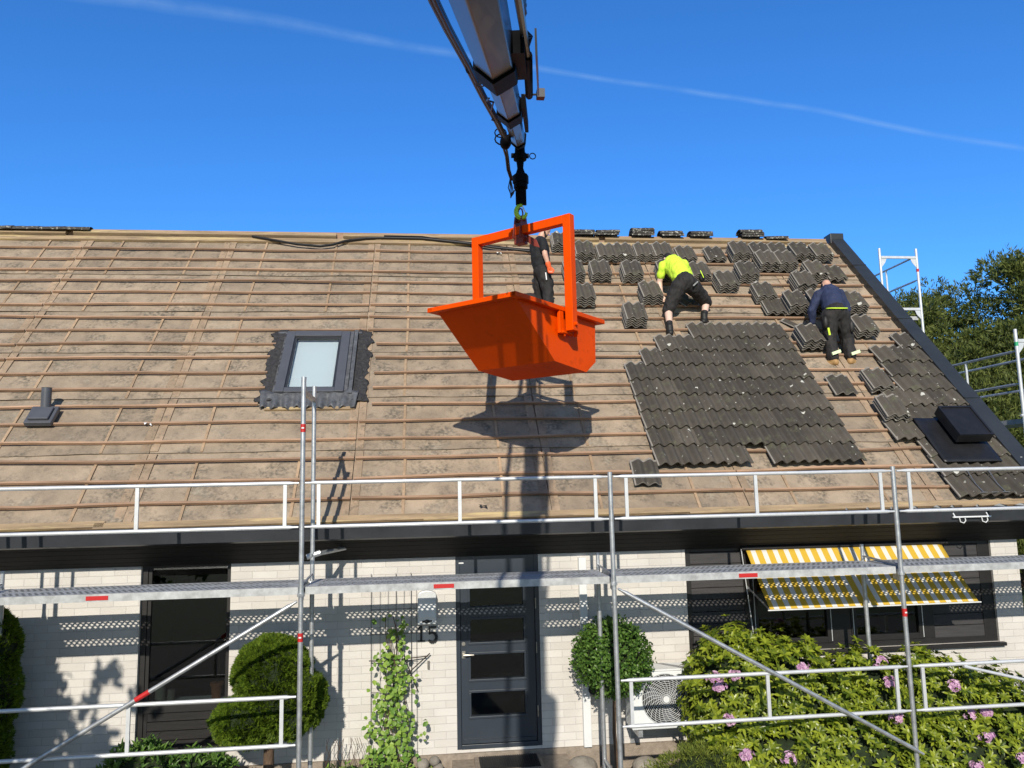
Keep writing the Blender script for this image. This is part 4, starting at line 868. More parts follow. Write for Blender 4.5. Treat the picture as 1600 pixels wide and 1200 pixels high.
# main hose bundle swinging down on the left to the hose guide
hp = [(-2.35, -7.0, 4.5), (-2.02, -5.4, 5.0), (-1.797, -4.0, 5.382), (-1.705, -3.4, 5.596), (-1.545, -2.6, 5.831), (-1.371, -1.8, 6.013), (-1.174, -1.0, 6.175), (-1.07, -.5, 6.29)]
mb = MB()
for j in range(3):
    o_ = side*(.018*math.cos(j*2.1))+UZ*(.018*math.sin(j*2.1)); mb.path([V(p)+o_ for p in hp], .015, 8)
mb.build('hose_bundle', M_hose, crane, True)
mb = MB(); mb.path([V((-1.55, -2.6, 5.84))]*1+[V((-1.55, -2.6, 5.845)), V((-1.52, -2.45, 5.87))], .03, 8); c = V((-1.03, -.30, 6.31)); mb.ball(c, (.06, .10, .07), 12, 8); mb.tube(c, bl(.9, .05, 0), .022)
mb.path([c+V((.08*math.cos(q/12*6.283)-.03, 0, .06*math.sin(q/12*6.283)+.03)) for q in range(13)], .008, 6); mb.path([c+V((.06*math.cos(q/12*6.283)-.05, 0, .05*math.sin(q/12*6.283)+.1)) for q in range(13)], .007, 6); mb.build('hose_guide', M_blacksteel, crane, True)
mb = MB()
for j in range(2): mb.path([c+V((-.02+.03*j, .05, -.03)), V((-.985+.02*j, .1, 6.33)), V((-.95+.02*j, .3, 6.27)), V((-.90+.015*j, .42, 6.20))], .012, 8)
for j in range(4): mb.path([V((-.91, .40, 6.22)), V((-.93+.02*j, .45, 6.12-.02*j)), V((-.90, .5, 6.07-.015*j)), V((-.85, .53, 6.12)), V((-.80, .55, 6.17+.015*j))], .006, 6)
mb.build('rotator_hose', M_hose, crane, True)
rot = empty('rotator', P0+V((0, 0, -.4)), crane); HX = P0.x; HY = P0.y
mb = MB(); q = lambda z: V((HX, HY, z))
mb.path([q(6.68), q(6.58), q(6.57), q(6.50), q(6.49), q(6.40), q(6.32)], [.055, .06, .075, .075, .045, .035, .06], 14); mb.tube((HX-.10, HY, 6.55), (HX+.10, HY, 6.55), .028, 10)
mb.path([V((HX+.145+.035*math.cos(t/12*6.283), HY, 6.55+.035*math.sin(t/12*6.283))) for t in range(13)], .006, 6)
mb.build('head_link', M_blacksteel, rot, True)
mb = MB(); mb.path([q(6.33), q(6.31), q(6.22), q(6.215), q(6.16), q(6.15)], [.065, .092, .092, .08, .08, .05], 8); mb.ball((HX-.05, HY-.07, 6.185), .02); mb.build('rotator_body', M_blacksteel, rot, True)
mb = MB(); mb.tube(q(6.16), q(5.975), .034, 12); mb.bar((HX-.035, HY, 6.14), (HX-.035, HY, 5.965), .05, .03, (0, 1, 0)); mb.bar((HX+.035, HY, 6.14), (HX+.035, HY, 5.965), .05, .03, (0, 1, 0)); mb.build('hook_shank', M_blacksteel, rot, True)
mb = MB(); pts = [V((HX+.0, HY, 5.98)), V((HX+.005, HY, 5.955))]
rs = [.016, .016]
for k in range(13):
    a = math.radians(75+k*23); pts.append(V((HX-.0+.060*math.cos(a), HY, 5.885+.075*math.sin(a)))); rs.append(.016+.012*math.sin(math.pi*k/12))
mb.path(pts, rs, 10); mb.build('hook', M_lime, rot, True)
mb = MB(); mb.bar((HX+.012, HY, 5.955), (HX+.048, HY, 5.875), .012, .014, (0, 1, 0)); mb.build('safety_latch', M_alu, rot)
# crane column that carries the boom behind the viewer
base = P0+BD*(13*BL)
mb = MB(); mb.box((base.x-.25, base.y-.35, GZ+.6), (base.x+.25, base.y+.15, base.z+.35)); mb.build('column', M_blacksteel, crane, bevel=.02)
mb = MB(); mb.box((base.x-1.2, base.y-3.0, GZ+.45), (base.x+1.2, base.y+.8, GZ+.65)); mb.build('crane_bed', M_blacksteel, crane, bevel=.02)
for sx_ in (-1.05, 1.05):
    for yy in (-2.2, -.2): mb = MB(); mb.tube((base.x+sx_-.13, base.y+yy, GZ+.42), (base.x+sx_+.13, base.y+yy, GZ+.42), .42, 24); mb.build('wheel', M_hose, crane, True)
# ------------------------------------------------------------------ people
def evalmesh(o, name, m, parent, smooth_it=5, voxel=.009, wr=0.0):
    r = o.modifiers.new('r', 'REMESH'); r.mode = 'VOXEL'; r.voxel_size = voxel; r.use_smooth_shade = True
    s_ = o.modifiers.new('s', 'SMOOTH'); s_.iterations = smooth_it; s_.factor = .5
    dg = bpy.context.evaluated_depsgraph_get(); dg.update(); me = bpy.data.meshes.new_from_object(o.evaluated_get(dg)); me.name = name
    bpy.data.objects.remove(o, do_unlink=True)
    if wr:
        for v in me.vertices: v.co += v.normal*(wr*noise.noise(v.co*13)+wr*.6*noise.noise(V((v.co.x*30, v.co.y*30, v.co.z*9))))
    me.materials.clear(); me.materials.append(m); me.polygons.foreach_set('use_smooth', [True]*len(me.polygons))
    ob = bpy.data.objects.new(name, me); COL.objects.link(ob)
    if parent is not None: ob.parent = parent
    return ob
def blob(name, parts, m, parent=None, origin=V((0, 0, 0)), voxel=.009, it=5, wr=0.0):
    mb = MB()
    for p in parts:
        if p[0] == 'c':
            _, a, b, r1, r2 = p[:5]; a = V(a)-origin; b = V(b)-origin; L = (b-a).length; n = max(2, int(L/(min(r1, r2)*.35)))
            fl = p[5] if len(p) > 5 else None
            for k in range(n+1):
                t = k/n; r = r1+(r2-r1)*t; mb.ball(a.lerp(b, t), (r, r, r) if fl is None else (r*fl[0], r*fl[1], r*fl[2]), 12, 8)
        elif p[0] == 'e':
            mb.ball(V(p[1])-origin, p[2], 18, 12, p[3] if len(p) > 3 else None)
    o = mb.build('tmp', m, None); return evalmesh(o, name, m, parent, it, voxel, wr)
def hand_parts(w, d, side_, s=1.0, curl=.5):
    """palm plus five curled fingers; w wrist, d direction of the hand, side_ thumb direction"""
    w = V(w); d = V(d).normalized(); sd = V(side_).normalized(); nrm = d.cross(sd).normalized(); P = []
    palm = w+d*.045*s; P.append(('c', w, w+d*.03*s, .024*s, .028*s))
    for k in range(4):
        o_ = sd*(.027-.018*k)*s; kn = w+d*.085*s+o_; P.append(('c', w+d*.03*s+o_*.7, kn, .017*s, .0135*s))
        L = (.036, .041, .038, .03)[k]*s; m1 = kn+(d*math.cos(curl)+nrm*math.sin(curl))*L; m2 = m1+(d*math.cos(curl*2.2)+nrm*math.sin(curl*2.2))*L*.8
        P.append(('c', kn, m1, .0115*s, .0105*s)); P.append(('c', m1, m2, .0105*s, .009*s))
    t0 = w+d*.02*s+sd*.025*s; t1 = t0+(d*.7+sd*.6+nrm*.3).normalized()*.045*s; t2 = t1+(d+sd*.1+nrm*.5).normalized()*.032*s
    P += [('c', t0, t1, .016*s, .0125*s), ('c', t1, t2, .0125*s, .010*s)]
    return P
def boot_parts(ank, fwd, s=1.0, up=V((0, 0, 1))):
    ank = V(ank); f_ = V(fwd).normalized(); heel = ank-up*.065*s-f_*.03*s; toe = heel+f_*.20*s
    return [('c', ank+up*.03, ank-up*.03, .048*s, .05*s), ('c', heel, heel+f_*.08*s, .042*s, .044*s), ('c', heel+f_*.08*s+up*.005, toe, .046*s, .036*s), ('c', ank-up*.03, heel+f_*.12*s, .045*s, .038*s)]
def head_parts(c, face, up, s=1.0):
    c = V(c); f_ = V(face).normalized(); u_ = V(up).normalized(); r_ = f_.cross(u_).normalized()
    M = Matrix((( r_.x, f_.x, u_.x), (r_.y, f_.y, u_.y), (r_.z, f_.z, u_.z)))
    P = [('e', c+u_*.02*s, V((.072, .092, .090))*s, M), ('e', c-u_*.045*s+f_*.022*s, V((.056, .066, .062))*s, M), ('e', c-u_*.095*s+f_*.045*s, V((.030, .028, .022))*s, M),
         ('c', c+f_*.085*s+u_*.01*s, c+f_*.108*s-u_*.028*s, .010*s, .014*s), ('c', c+f_*.078*s-u_*.062*s-r_*.018*s, c+f_*.078*s-u_*.062*s+r_*.018*s, .010*s, .010*s),
         ('c', c+f_*.078*s+u_*.028*s-r_*.035*s, c+f_*.078*s+u_*.028*s+r_*.035*s, .012*s, .012*s)]
    for sg in (-1, 1): P.append(('e', c+r_*.075*s*sg-u_*.005*s-f_*.005*s, V((.012, .022, .032))*s, M))
    return P
def person(name, J, label, mats, sleeves, legs_bare=False, hair=None, gloves=None, s=1.0, hsz=.95, boots=M_boot, handcurl=.6):
    org = V(J['pelvis']).copy(); root = empty('person', org); tag(root, label, 'person', 'roofers at work on the roof')
    j = {k: V(v) for k, v in J.items()}; msk, mshirt, mtr = mats
    body = [('c', j['pelvis'], j['spine'], .115*s, .11*s), ('c', j['spine'], j['chest'], .115*s, .125*s), ('c', j['chest'], j['neck'], .09*s, .055*s), ('c', j['neck'], j['head'], .052*s, .052*s)]
    for S_ in 'LR':
        body += [('c', j['chest'], j['sh'+S_], .08*s, .048*s), ('c', j['sh'+S_], j['el'+S_], .045*s, .038*s), ('c', j['el'+S_], j['wr'+S_], .040*s, .027*s),
                 ('c', j['pelvis'], j['hip'+S_], .10*s, .092*s), ('c', j['hip'+S_], j['kn'+S_], .085*s, .055*s), ('c', j['kn'+S_], j['an'+S_], .056*s, .036*s)]
        d = j['ha'+S_]-j['wr'+S_]; body += hand_parts(j['wr'+S_], d, j.get('th'+S_, V((0, -1, 0))), s*.84, handcurl)
        body += boot_parts(j['an'+S_], j['to'+S_]-j['an'+S_], s*.8)
    body += head_parts(j['head'], j['face'], j['hup'], hsz)
    b = blob('body', body, msk, root, org, .0085, 4)
    g_ = .014*s
    sh = [('c', j['pelvis']*.55+j['spine']*.45, j['spine'], .135*s, .140*s), ('c', j['spine'], j['chest'], .140*s, .142*s), ('c', j['chest'], j['chest'].lerp(j['neck'], .62), .115*s, .078*s)]
    for S_ in 'LR':
        e_ = j['sh'+S_].lerp(j['el'+S_], .62 if sleeves == 'short' else 1.0)
        sh += [('c', j['chest'], j['sh'+S_], .100*s, .064*s), ('c', j['sh'+S_], e_, .064*s, .057*s)]
        if sleeves == 'long': sh.append(('c', e_, j['el'+S_].lerp(j['wr'+S_], .9), .058*s, .042*s))
    blob('shirt', sh, mshirt, root, org, .010, 14, .010)
    tr = [('c', j['pelvis'], j['pelvis'].lerp(j['spine'], .35), .132*s, .126*s)]
    for S_ in 'LR':
        end = j['kn'+S_].lerp(j['an'+S_], .02 if legs_bare else .93)
        tr += [('c', j['pelvis'], j['hip'+S_], .125*s, .112*s), ('c', j['hip'+S_], j['kn'+S_], .110*s, .082*s), ('c', j['kn'+S_], end, .083*s, .070*s if not legs_bare else .072*s)]
        tr.append(('e', j['hip'+S_].lerp(j['kn'+S_], .6)+V(((-.05 if S_ == 'L' else .05)*s, -.02, 0)), (.05*s, .06*s, .08*s)))
    blob('trousers', tr, mtr, root, org, .010, 9, .013)
    for S_ in 'LR':
        bo = boot_parts(j['an'+S_], j['to'+S_]-j['an'+S_], s*.98)
        if legs_bare: bo.append(('c', j['an'+S_], j['an'+S_].lerp(j['kn'+S_], .30), .044*s, .046*s))
        blob('boot', bo, boots, root, org, .008, 3)
    if hair is not None: hair(root, org, j, hsz)
    if gloves is not None:
        for S_ in 'LR':
            d = j['ha'+S_]-j['wr'+S_]; pp = hand_parts(j['wr'+S_], d, j.get('th'+S_, V((0, -1, 0))), s*.92, handcurl); pp = [(p[0], p[1], p[2], p[3]*1.15, p[4]*1.15) for p in pp]
            pp.append(('c', j['wr'+S_].lerp(j['el'+S_], .22), j['wr'+S_], .040*s, .034*s)); blob('glove', pp, gloves, root, org, .006, 3)
    return root, org, j
def cap_hair(m, frac=.35):
    def f(root, org, j, s):
        u_ = V(j['hup']).normalized(); f_ = V(j['face']).normalized(); r_ = f_.cross(u_); M = Matrix(((r_.x, f_.x, u_.x), (r_.y, f_.y, u_.y), (r_.z, f_.z, u_.z)))
        blob('hair', [('e', V(j['head'])+u_*.038*s-f_*.012*s, V((.080, .093, .088))*s, M), ('e', V(j['head'])-f_*.045*s-u_*.01*s, V((.066, .055, .07))*s, M)], m, root, org, .008, 3, .003)
    return f
# man in the lime T-shirt, legs apart, bent over a stack with both hands down
JL = dict(pelvis=(2.21, 3.74, 5.93), spine=(2.19, 3.96, 6.16), chest=(2.17, 4.17, 6.34), neck=(2.17, 4.36, 6.47), head=(2.19, 4.47, 6.53), face=(0, .55, -.84), hup=(0, .84, .55),
 shL=(2.00, 4.18, 6.33), shR=(2.36, 4.18, 6.36), elL=(1.955, 4.27, 6.07), elR=(2.53, 4.35, 6.14), wrL=(1.955, 4.20, 5.84), wrR=(2.50, 4.30, 5.93), haL=(1.96, 4.19, 5.74), haR=(2.47, 4.30, 5.83), thL=(1, 0, 0), thR=(-1, 0, 0),
 hipL=(2.10, 3.74, 5.86), hipR=(2.33, 3.76, 5.87), knL=(1.93, 3.80, 5.50), knR=(2.62, 3.98, 5.68), anL=(1.875, 3.60, 5.16), anR=(2.53, 3.86, 5.40), toL=(1.89, 3.80, 5.13), toR=(2.66, 4.02, 5.40))
rootL, orgL, jL = person('lime', JL, 'roofer in lime T-shirt and black shorts bending over a tile stack', (M_skinp, M_hivis, M_wear), 'short', True, cap_hair(M_hair), None, 1.20)
def wpart(name, mb, m, root, smooth=True):
    off = wloc(root); me = bpy.data.meshes.new(name); me.from_pydata([v-off for v in mb.v], [], mb.f); me.materials.append(m)
    if smooth: me.polygons.foreach_set('use_smooth', [True]*len(me.polygons))
    o = bpy.data.objects.new(name, me); COL.objects.link(o); o.parent = root; return o
mb = MB(); mb.ball((2.47, 3.70, 6.0), (.05, .05, .075)); wpart('tool_pouch', mb, M_boot, rootL)
mb = MB(); mb.bar((2.43, 3.64, 6.10), (2.47, 3.62, 5.98), .022, .012); wpart('lime_strap', mb, M_hivis, rootL, False)
mb = MB(); mb.bar((2.28, 3.59, 5.84), (2.36, 3.59, 5.91), .02, .012, (0, 1, 0)); wpart('tool_handle', mb, M_bmetal, rootL, False)
# man in the navy sweatshirt
JN = dict(pelvis=(4.36, 3.20, 5.33), spine=(4.40, 3.34, 5.52), chest=(4.45, 3.49, 5.68), neck=(4.50, 3.61, 5.82), head=(4.53, 3.70, 5.885), face=(0, .6, -.8), hup=(0, .8, .6),
 shL=(4.27, 3.50, 5.68), shR=(4.63, 3.50, 5.70), elL=(4.17, 3.55, 5.44), elR=(4.73, 3.52, 5.46), wrL=(4.20, 3.62, 5.25), wrR=(4.71, 3.62, 5.30), haL=(4.21, 3.66, 5.15), haR=(4.69, 3.68, 5.21), thL=(1, 0, 0), thR=(-1, 0, 0),
 hipL=(4.27, 3.20, 5.27), hipR=(4.45, 3.20, 5.27), knL=(4.25, 3.23, 4.93), knR=(4.56, 3.27, 4.93), anL=(4.23, 3.13, 4.62), anR=(4.53, 3.16, 4.64), toL=(4.13, 3.30, 4.60), toR=(4.70, 3.30, 4.62))
def ears(root, org, j, s):
    mb = MB()
    for sx_ in (-1, 1): mb.ball(V(j['head'])+V((sx_*.078, 0, 0)), (.016, .03, .032))
    wpart('ear_defender', mb, M_boot, root)
rootN, orgN, jN = person('navy', JN, 'bald roofer in navy sweatshirt and black trousers bending among tile stacks', (M_skin, M_navy, M_wear), 'long', False, ears, M_glove2, 1.22, .98, M_tan)
mb = MB(); mb.path([V((4.36, 3.20, 5.37))+V((.172*math.cos(a), .172*math.sin(a)-.004, .012*math.cos(2*a))) for a in [math.radians(195+15*k) for k in range(11)]], .011, 6); wpart('lime_belt', mb, M_hivis, rootN)
for x, y in ((4.235, 3.035), (4.555, 3.06)): mb = MB(); mb.bar((x-.065, y+.005, 4.665), (x+.07, y+.005, 4.71), .03, .045); wpart('reflective_strip', mb, M_pale, rootN, False)
mb = MB(); mb.bar((4.14, 3.04, 5.06), (4.155, 3.04, 4.95), .028, .015); wpart('tool_strap', mb, M_hivis, rootN, False)
mb = MB(); mb.ball((4.57, 3.14, 5.10), (.045, .04, .10)); mb.ball((4.15, 3.12, 5.16), (.045, .04, .10)); wpart('holster_pocket', mb, M_boot, rootN)
# man in the black T-shirt behind the skip, seen from the side, looking down to the right
JB = dict(pelvis=(-.02, 4.02, 6.20), spine=(-.05, 4.02, 6.38), chest=(-.06, 4.02, 6.57), neck=(-.02, 4.02, 6.75), head=(.035, 4.01, 6.845), face=(.86, -.1, -.5), hup=(.5, 0, .86),
 shL=(-.04, 4.17, 6.62), shR=(-.03, 3.86, 6.62), elL=(-.02, 4.24, 6.38), elR=(-.005, 3.80, 6.38), wrL=(.06, 4.20, 6.18), wrR=(.05, 3.80, 6.19), haL=(.09, 4.19, 6.10), haR=(.075, 3.80, 6.09), thL=(0, -1, 0), thR=(1, 0, 0),
 hipL=(-.03, 4.10, 6.14), hipR=(-.01, 3.95, 6.14), knL=(-.05, 4.22, 5.78), knR=(.05, 3.93, 5.82), anL=(-.36, 4.27, 5.80), anR=(.03, 3.88, 5.47), toL=(-.38, 4.30, 5.60), toR=(.25, 3.92, 5.47))
def beard(root, org, j, s):
    u_ = V(j['hup']).normalized(); f_ = V(j['face']).normalized(); r_ = f_.cross(u_); M = Matrix(((r_.x, f_.x, u_.x), (r_.y, f_.y, u_.y), (r_.z, f_.z, u_.z)))
    blob('hair', [('e', V(j['head'])+u_*.040*s-f_*.015*s, V((.080, .090, .085))*s, M)], M_hair, root, org, .008, 3, .003)
    blob('beard', [('e', V(j['head'])-u_*.085*s+f_*.052*s, V((.045, .035, .035))*s, M), ('c', V(j['head'])-u_*.05*s-r_*.06+f_*.02, V(j['head'])-u_*.09*s+f_*.05, .018, .02), ('c', V(j['head'])-u_*.05*s+r_*.06+f_*.02, V(j['head'])-u_*.09*s+f_*.05, .018, .02)], M_hair, root, org, .007, 2, .003)
rootB, orgB, jB = person('black', JB, 'bearded roofer in black T-shirt and orange gloves standing behind the skip', (M_skin, M_tshirt, M_wear), 'short', False, beard, M_glove, 1.12, .95, M_boot, .7)
mb = MB(); mb.bar((.0, 3.83, 6.10), (.01, 3.82, 5.98), .015, .02); wpart('pocket_rule', mb, M_white, rootB, False)
# ------------------------------------------------------------------ things at the wall
mbx = empty('mailbox', (-1.87, YW-.12, 1.27)); tag(mbx, 'pale grey wall mailbox with curved top above the house number', 'mailbox')
mb = MB(); prof = [(-1.975, 1.28)]+[(-1.765, 1.28)]+[(-1.765, 1.60)]+[(-1.87+.105*math.cos(a), 1.60+.05*math.sin(a)) for a in [math.radians(20+20*k) for k in range(8)]]+[(-1.975, 1.60)]
mb.prism([(x, YW-.13, z) for x, z in prof], (0, .129, 0)); mb.build('box', M_alu, mbx, bevel=.006)
mb = MB(); mb.prism([(-1.965, YW-.145, 1.36), (-1.775, YW-.145, 1.36), (-1.775, YW-.131, 1.56), (-1.965, YW-.131, 1.56)], (0, -.006, 0)); mb.build('flap', M_white, mbx)
mb = MB(); mb.box((-1.925, YW-.137, 1.305), (-1.815, YW-.1305, 1.325)); mb.ball((-1.87, YW-.136, 1.315), (.03, .006, .02)); mb.build('emblem', M_black, mbx)
hpn = empty('heat_pump', (.75, 1.15, .08)); tag(hpn, 'white heat pump unit with round fan grille behind the rhododendron', 'heat pump')
hx0, hx1, hz0, hz1, hy0, hy1 = .38, 1.22, .10, .72, .98, 1.27
mb = MB(); mb.box((hx0, hy0, hz0), (hx1, hy1, hz1)); mb.build('casing', M_white, hpn, bevel=.012)
mb = MB(); mb.box((hx0-.01, hy0-.012, hz1+.001), (hx1+.01, hy1, hz1+.02)); mb.build('lid', M_white, hpn)
mb = MB(); c = V((.77, hy0-.004, .42)); mb.tube(c, c+V((0, .003, 0)), .27, 40); mb.build('fan_opening', M_black, hpn)
mb = MB()
for r in [.03+.02*k for k in range(13)]: mb.path([c+V((r*math.cos(a), -.02, r*math.sin(a))) for a in [2*math.pi*q/36 for q in range(37)]], .0022, 4, False)
for k in range(24):
    a0 = 2*math.pi*k/24; mb.path([c+V((r*math.cos(a0+r*3), -.022, r*math.sin(a0+r*3))) for r in (.03, .09, .15, .21, .275)], .0022, 4, False)
mb.tube(c+V((0, -.03, 0)), c+V((0, -.02, 0)), .035, 18); mb.build('fan_grille', M_white, hpn)
mb = MB()
for k in range(3):
    a = 2*math.pi*k/3+.4; mb.prism([c+V((.03*math.cos(a), -.008, .03*math.sin(a))), c+V((.25*math.cos(a-.1), -.008, .25*math.sin(a-.1))), c+V((.25*math.cos(a+.5), -.006, .25*math.sin(a+.5))), c+V((.05*math.cos(a+1), -.006, .05*math.sin(a+1)))], (0, .002, 0))
mb.build('fan', M_frame, hpn)
mb = MB(); mb.box((.45, 1.0, .02), (.50, YW, .09)); mb.box((1.1, 1.0, .02), (1.15, YW, .09)); mb.box((.45, YW-.035, -.15), (.50, YW-.003, .02)); mb.build('bracket', M_galv, hpn)
mb = MB(); c = V((-.2, YW-.02, .24)); mb.tube((.02, YW-.10, .47), (.02, YW-.004, .47), .055, 16); mb.tube((.02, YW-.13, .47), (.02, YW-.10, .47), .035, 12); tag(mb.build('garden_tap', M_black, None, True), 'small black round outlet on the wall below the ball tree', 'wall outlet')
mb = MB(); mb.box((-1.36, .86, GZ+.20), (-.62, 1.30, GZ+.235)); tag(mb.build('doorstep', M_concrete), 'low concrete step in front of the dark front door', 'doorstep')
mb = MB(); mb.box((-1.60, .55, GZ), (-.3, YW-.035, GZ+.198)); tag(mb.build('porch_slab', M_concrete), 'flat concrete porch slab under the doorstep', 'porch slab')
mt = empty('doormat', (-1.0, 1.1, -.18)); tag(mt, 'dark ribbed doormat lying on the step at the front door', 'doormat')
mb = MB(); mb.box((-1.31, .90, GZ+.236), (-.66, 1.27, GZ+.245)); 
for k in range(26): mb.box((-1.30+.0245*k, .905, GZ+.2455), (-1.288+.0245*k, 1.265, GZ+.253))
mb.build('mat', M_hose, mt)
# stones
def stone(c, r, label, seed, grp='stones along the house wall'):
    mb = MB(); n0 = 18; m0 = 12; vs = []
    mb.ball((0, 0, 0), r, n0, m0)
    for v in mb.v:
        k = 1+.22*noise.noise(V((v.x*4+seed, v.y*4, v.z*4))); v *= k
    o = mb.build('boulder', M_stone, None, True); o.location = c; tag(o, label, 'stone', grp)
stone((-.17, 1.02, -.27), (.17, .15, .14), 'large round grey boulder right of the doormat', 1); stone((.08, 1.0, -.33), (.10, .1, .08), 'small stone right beside the large boulder', 2)
stone((.52, 1.05, -.30), (.14, .12, .10), 'rounded stone below the ball tree trunk', 3)
for k, (x, z, r, d) in enumerate([(-1.93, -.20, .07, 'left'), (-1.80, -.17, .06, 'top'), (-1.76, -.25, .06, 'right'), (-1.86, -.30, .08, 'lowest front'), (-1.98, -.30, .07, 'outer left')]):
    stone((x, 1.22, z), (r, r, r*.85), '%s pebble of the little stone heap left of the door' % d, 5+k)
# things inside the left window
pot = empty('flower_pot', (-4.25, YW+.28, .50)); tag(pot, 'terracotta pot with a leggy plant on the left window sill', 'flower pot')
mb = MB(); mb.path([(-4.25, YW+.27, .501), (-4.25, YW+.27, .64), (-4.25, YW+.27, .641), (-4.25, YW+.27, .67)], [.05, .065, .075, .075], 16); mb.build('pot', M_terra, pot, True)
mb = MB(); mb.path([(-4.25, YW+.27, .66), (-4.23, YW+.27, .85), (-4.24, YW+.27, .98)], .006, 6); mb.path([(-4.26, YW+.27, .66), (-4.19, YW+.27, 1.0)], .004, 6); mb.build('stem', M_bark, pot)
for k, (x, r, h, d) in enumerate(((-4.86, .055, .16, 'pale patterned glass jar left on the window sill'), (-4.74, .04, .12, 'small dark patterned jar on the window sill'))):
    mb = MB(); mb.path([(x, YW+.25, .501), (x, YW+.25, .501+h*.9), (x, YW+.25, .501+h)], [r, r, r*.9], 14); tag(mb.build('jar', M_stone, None, True), d, 'jar', 'jars on the window sill')
# ------------------------------------------------------------------ plants
def rand_dir(rnd):
    while True:
        v = V((rnd.uniform(-1, 1), rnd.uniform(-1, 1), rnd.uniform(-1, 1)))
        if .05 < v.length < 1: return v.normalized()
def leaf(mb, p, d, n, L, w, fold=.25, droop=0.0):
    d = d.normalized(); s_ = d.cross(n)
    if s_.length < .01: s_ = d.cross(V((.3, .5, .8)))
    s_.normalize(); u_ = s_.cross(d).normalized()
    a = p; t_ = p+d*L-u_*droop*L; m1 = p+d*L*.35; m2 = p+d*L*.7-u_*droop*L*.3
    mb.add([a, m1+s_*w/2+u_*fold*w, m2+s_*w*.42+u_*fold*w, t_, m2-s_*w*.42+u_*fold*w, m1-s_*w/2+u_*fold*w, m1, m2], [(0, 1, 6), (1, 2, 7, 6), (2, 3, 7), (0, 6, 5), (6, 7, 4, 5), (7, 3, 4)])
def tri(mb, p, d, n, L, w):
    d = d.normalized(); s_ = d.cross(n)
    if s_.length < .01: s_ = V((1, 0, 0))
    s_.normalize(); mb.add([p, p+d*L*.5+s_*w/2, p+d*L, p+d*L*.5-s_*w/2], [(0, 1, 2, 3)])
def surf(ells, rnd, n, zmin=None, noise_a=.12):
    """points spread over the outside of a union of ellipsoids"""
    out = []; tot = sum(e[1].x*e[1].z+e[1].y*e[1].z for e in ells)
    for c, r in ells:
        for _ in range(int(n*(r.x*r.z+r.y*r.z)/tot)):
            d = rand_dir(rnd); k = 1+noise_a*noise.noise(V((d.x*3+c.x, d.y*3, d.z*3+c.z))*1.3)+noise_a*.7*noise.noise(V((d.x*8, d.y*8+c.x, d.z*8)))
            p = c+V((d.x*r.x, d.y*r.y, d.z*r.z))*k; nn = V((d.x/r.x, d.y/r.y, d.z/r.z)).normalized()
            if zmin is not None and p.z < zmin: continue
            if any(((p.x-c2.x)/r2.x)**2+((p.y-c2.y)/r2.y)**2+((p.z-c2.z)/r2.z)**2 < .80 for c2, r2 in ells if c2 is not c): continue
            out.append((p, nn))
    return out
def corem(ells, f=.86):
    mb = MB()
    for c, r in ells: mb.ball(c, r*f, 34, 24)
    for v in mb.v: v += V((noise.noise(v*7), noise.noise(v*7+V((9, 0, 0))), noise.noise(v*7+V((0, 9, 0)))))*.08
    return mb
E3 = lambda c, r: (V(c), V(r))
# rhododendron
rnd = random.Random(5)
rh = empty('rhododendron', (2.3, .8, GZ)); tag(rh, 'big rhododendron with pink flower heads under the yellow awning', 'shrub')
re_ = [E3((1.48, .74, .44), (.55, .46, .78)), E3((2.05, .70, .30), (.72, .52, .76)), E3((2.85, .66, .18), (.75, .52, .74)), E3((3.65, .66, .15), (.72, .52, .70)), E3((4.35, .62, .0), (.62, .52, .66)), E3((2.4, .38, -.2), (1.4, .42, .62)), E3((3.9, .35, -.2), (1.0, .42, .55))]
mb = MB(); pts = surf(re_, rnd, 9000, GZ, .22); rpts = [q for q in pts if q[0].y < 1.0]
for p, n_ in pts:
    if p.y > 1.22: continue
    n2 = (n_+V((0, -.25, .55))+rand_dir(rnd)*.35).normalized(); a = n2.orthogonal().normalized(); b = n2.cross(a); k_ = rnd.randint(6, 9); L = rnd.uniform(.075, .115); p2 = p-n2*rnd.uniform(-.03, .14); L *= .86
    for q in range(k_):
        t = 2*math.pi*(q+rnd.uniform(-.2, .2))/k_; up_ = rnd.uniform(.15, .65); d = a*math.cos(t)+b*math.sin(t)+n2*up_; leaf(mb, p2, d, n2, L*rnd.uniform(.7, 1.1), L*.34, .12, rnd.uniform(.05, .3))
mb.raw = True; mb.build('foliage', M_rhodo, rh)
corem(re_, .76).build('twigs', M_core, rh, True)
for fx, fz in ((2.02, .82), (1.05, .80), (1.25, .80), (1.10, .66), (1.18, .30), (1.62, -.05), (2.98, .80), (3.00, .68), (3.62, .62), (3.70, .40), (3.9, .42), (3.82, .05), (4.18, .02), (3.60, -.10), (2.92, .40), (.62, .12), (1.2, .12)):
    # petals sit on the nearest foliage surface
    cands = [q for q in rpts if abs(q[0].x-fx) < .10 and abs(q[0].z-fz) < .10]
    if not cands: continue
    p, n_ = min(cands, key=lambda q: q[0].y); c = p+V((0, -.05, .02)); mb = MB(); rr_ = random.Random(int(fx*100))
    for q in range(rr_.randint(13, 24)):
        d = (rand_dir(rr_)+V((0, -.5, .5))).normalized(); o_ = c+V((d.x*rr_.uniform(.02, .085), d.y*.04, d.z*rr_.uniform(.015, .065))); a = d.orthogonal().normalized(); b = d.cross(a)
        for w_ in range(5):
            t = 2*math.pi*w_/5+q; leaf(mb, o_, a*math.cos(t)+b*math.sin(t)+d*.7, d, .034, .026, .2, .3)
    mb.raw = True; mb.build('flower_head', M_petal, rh)
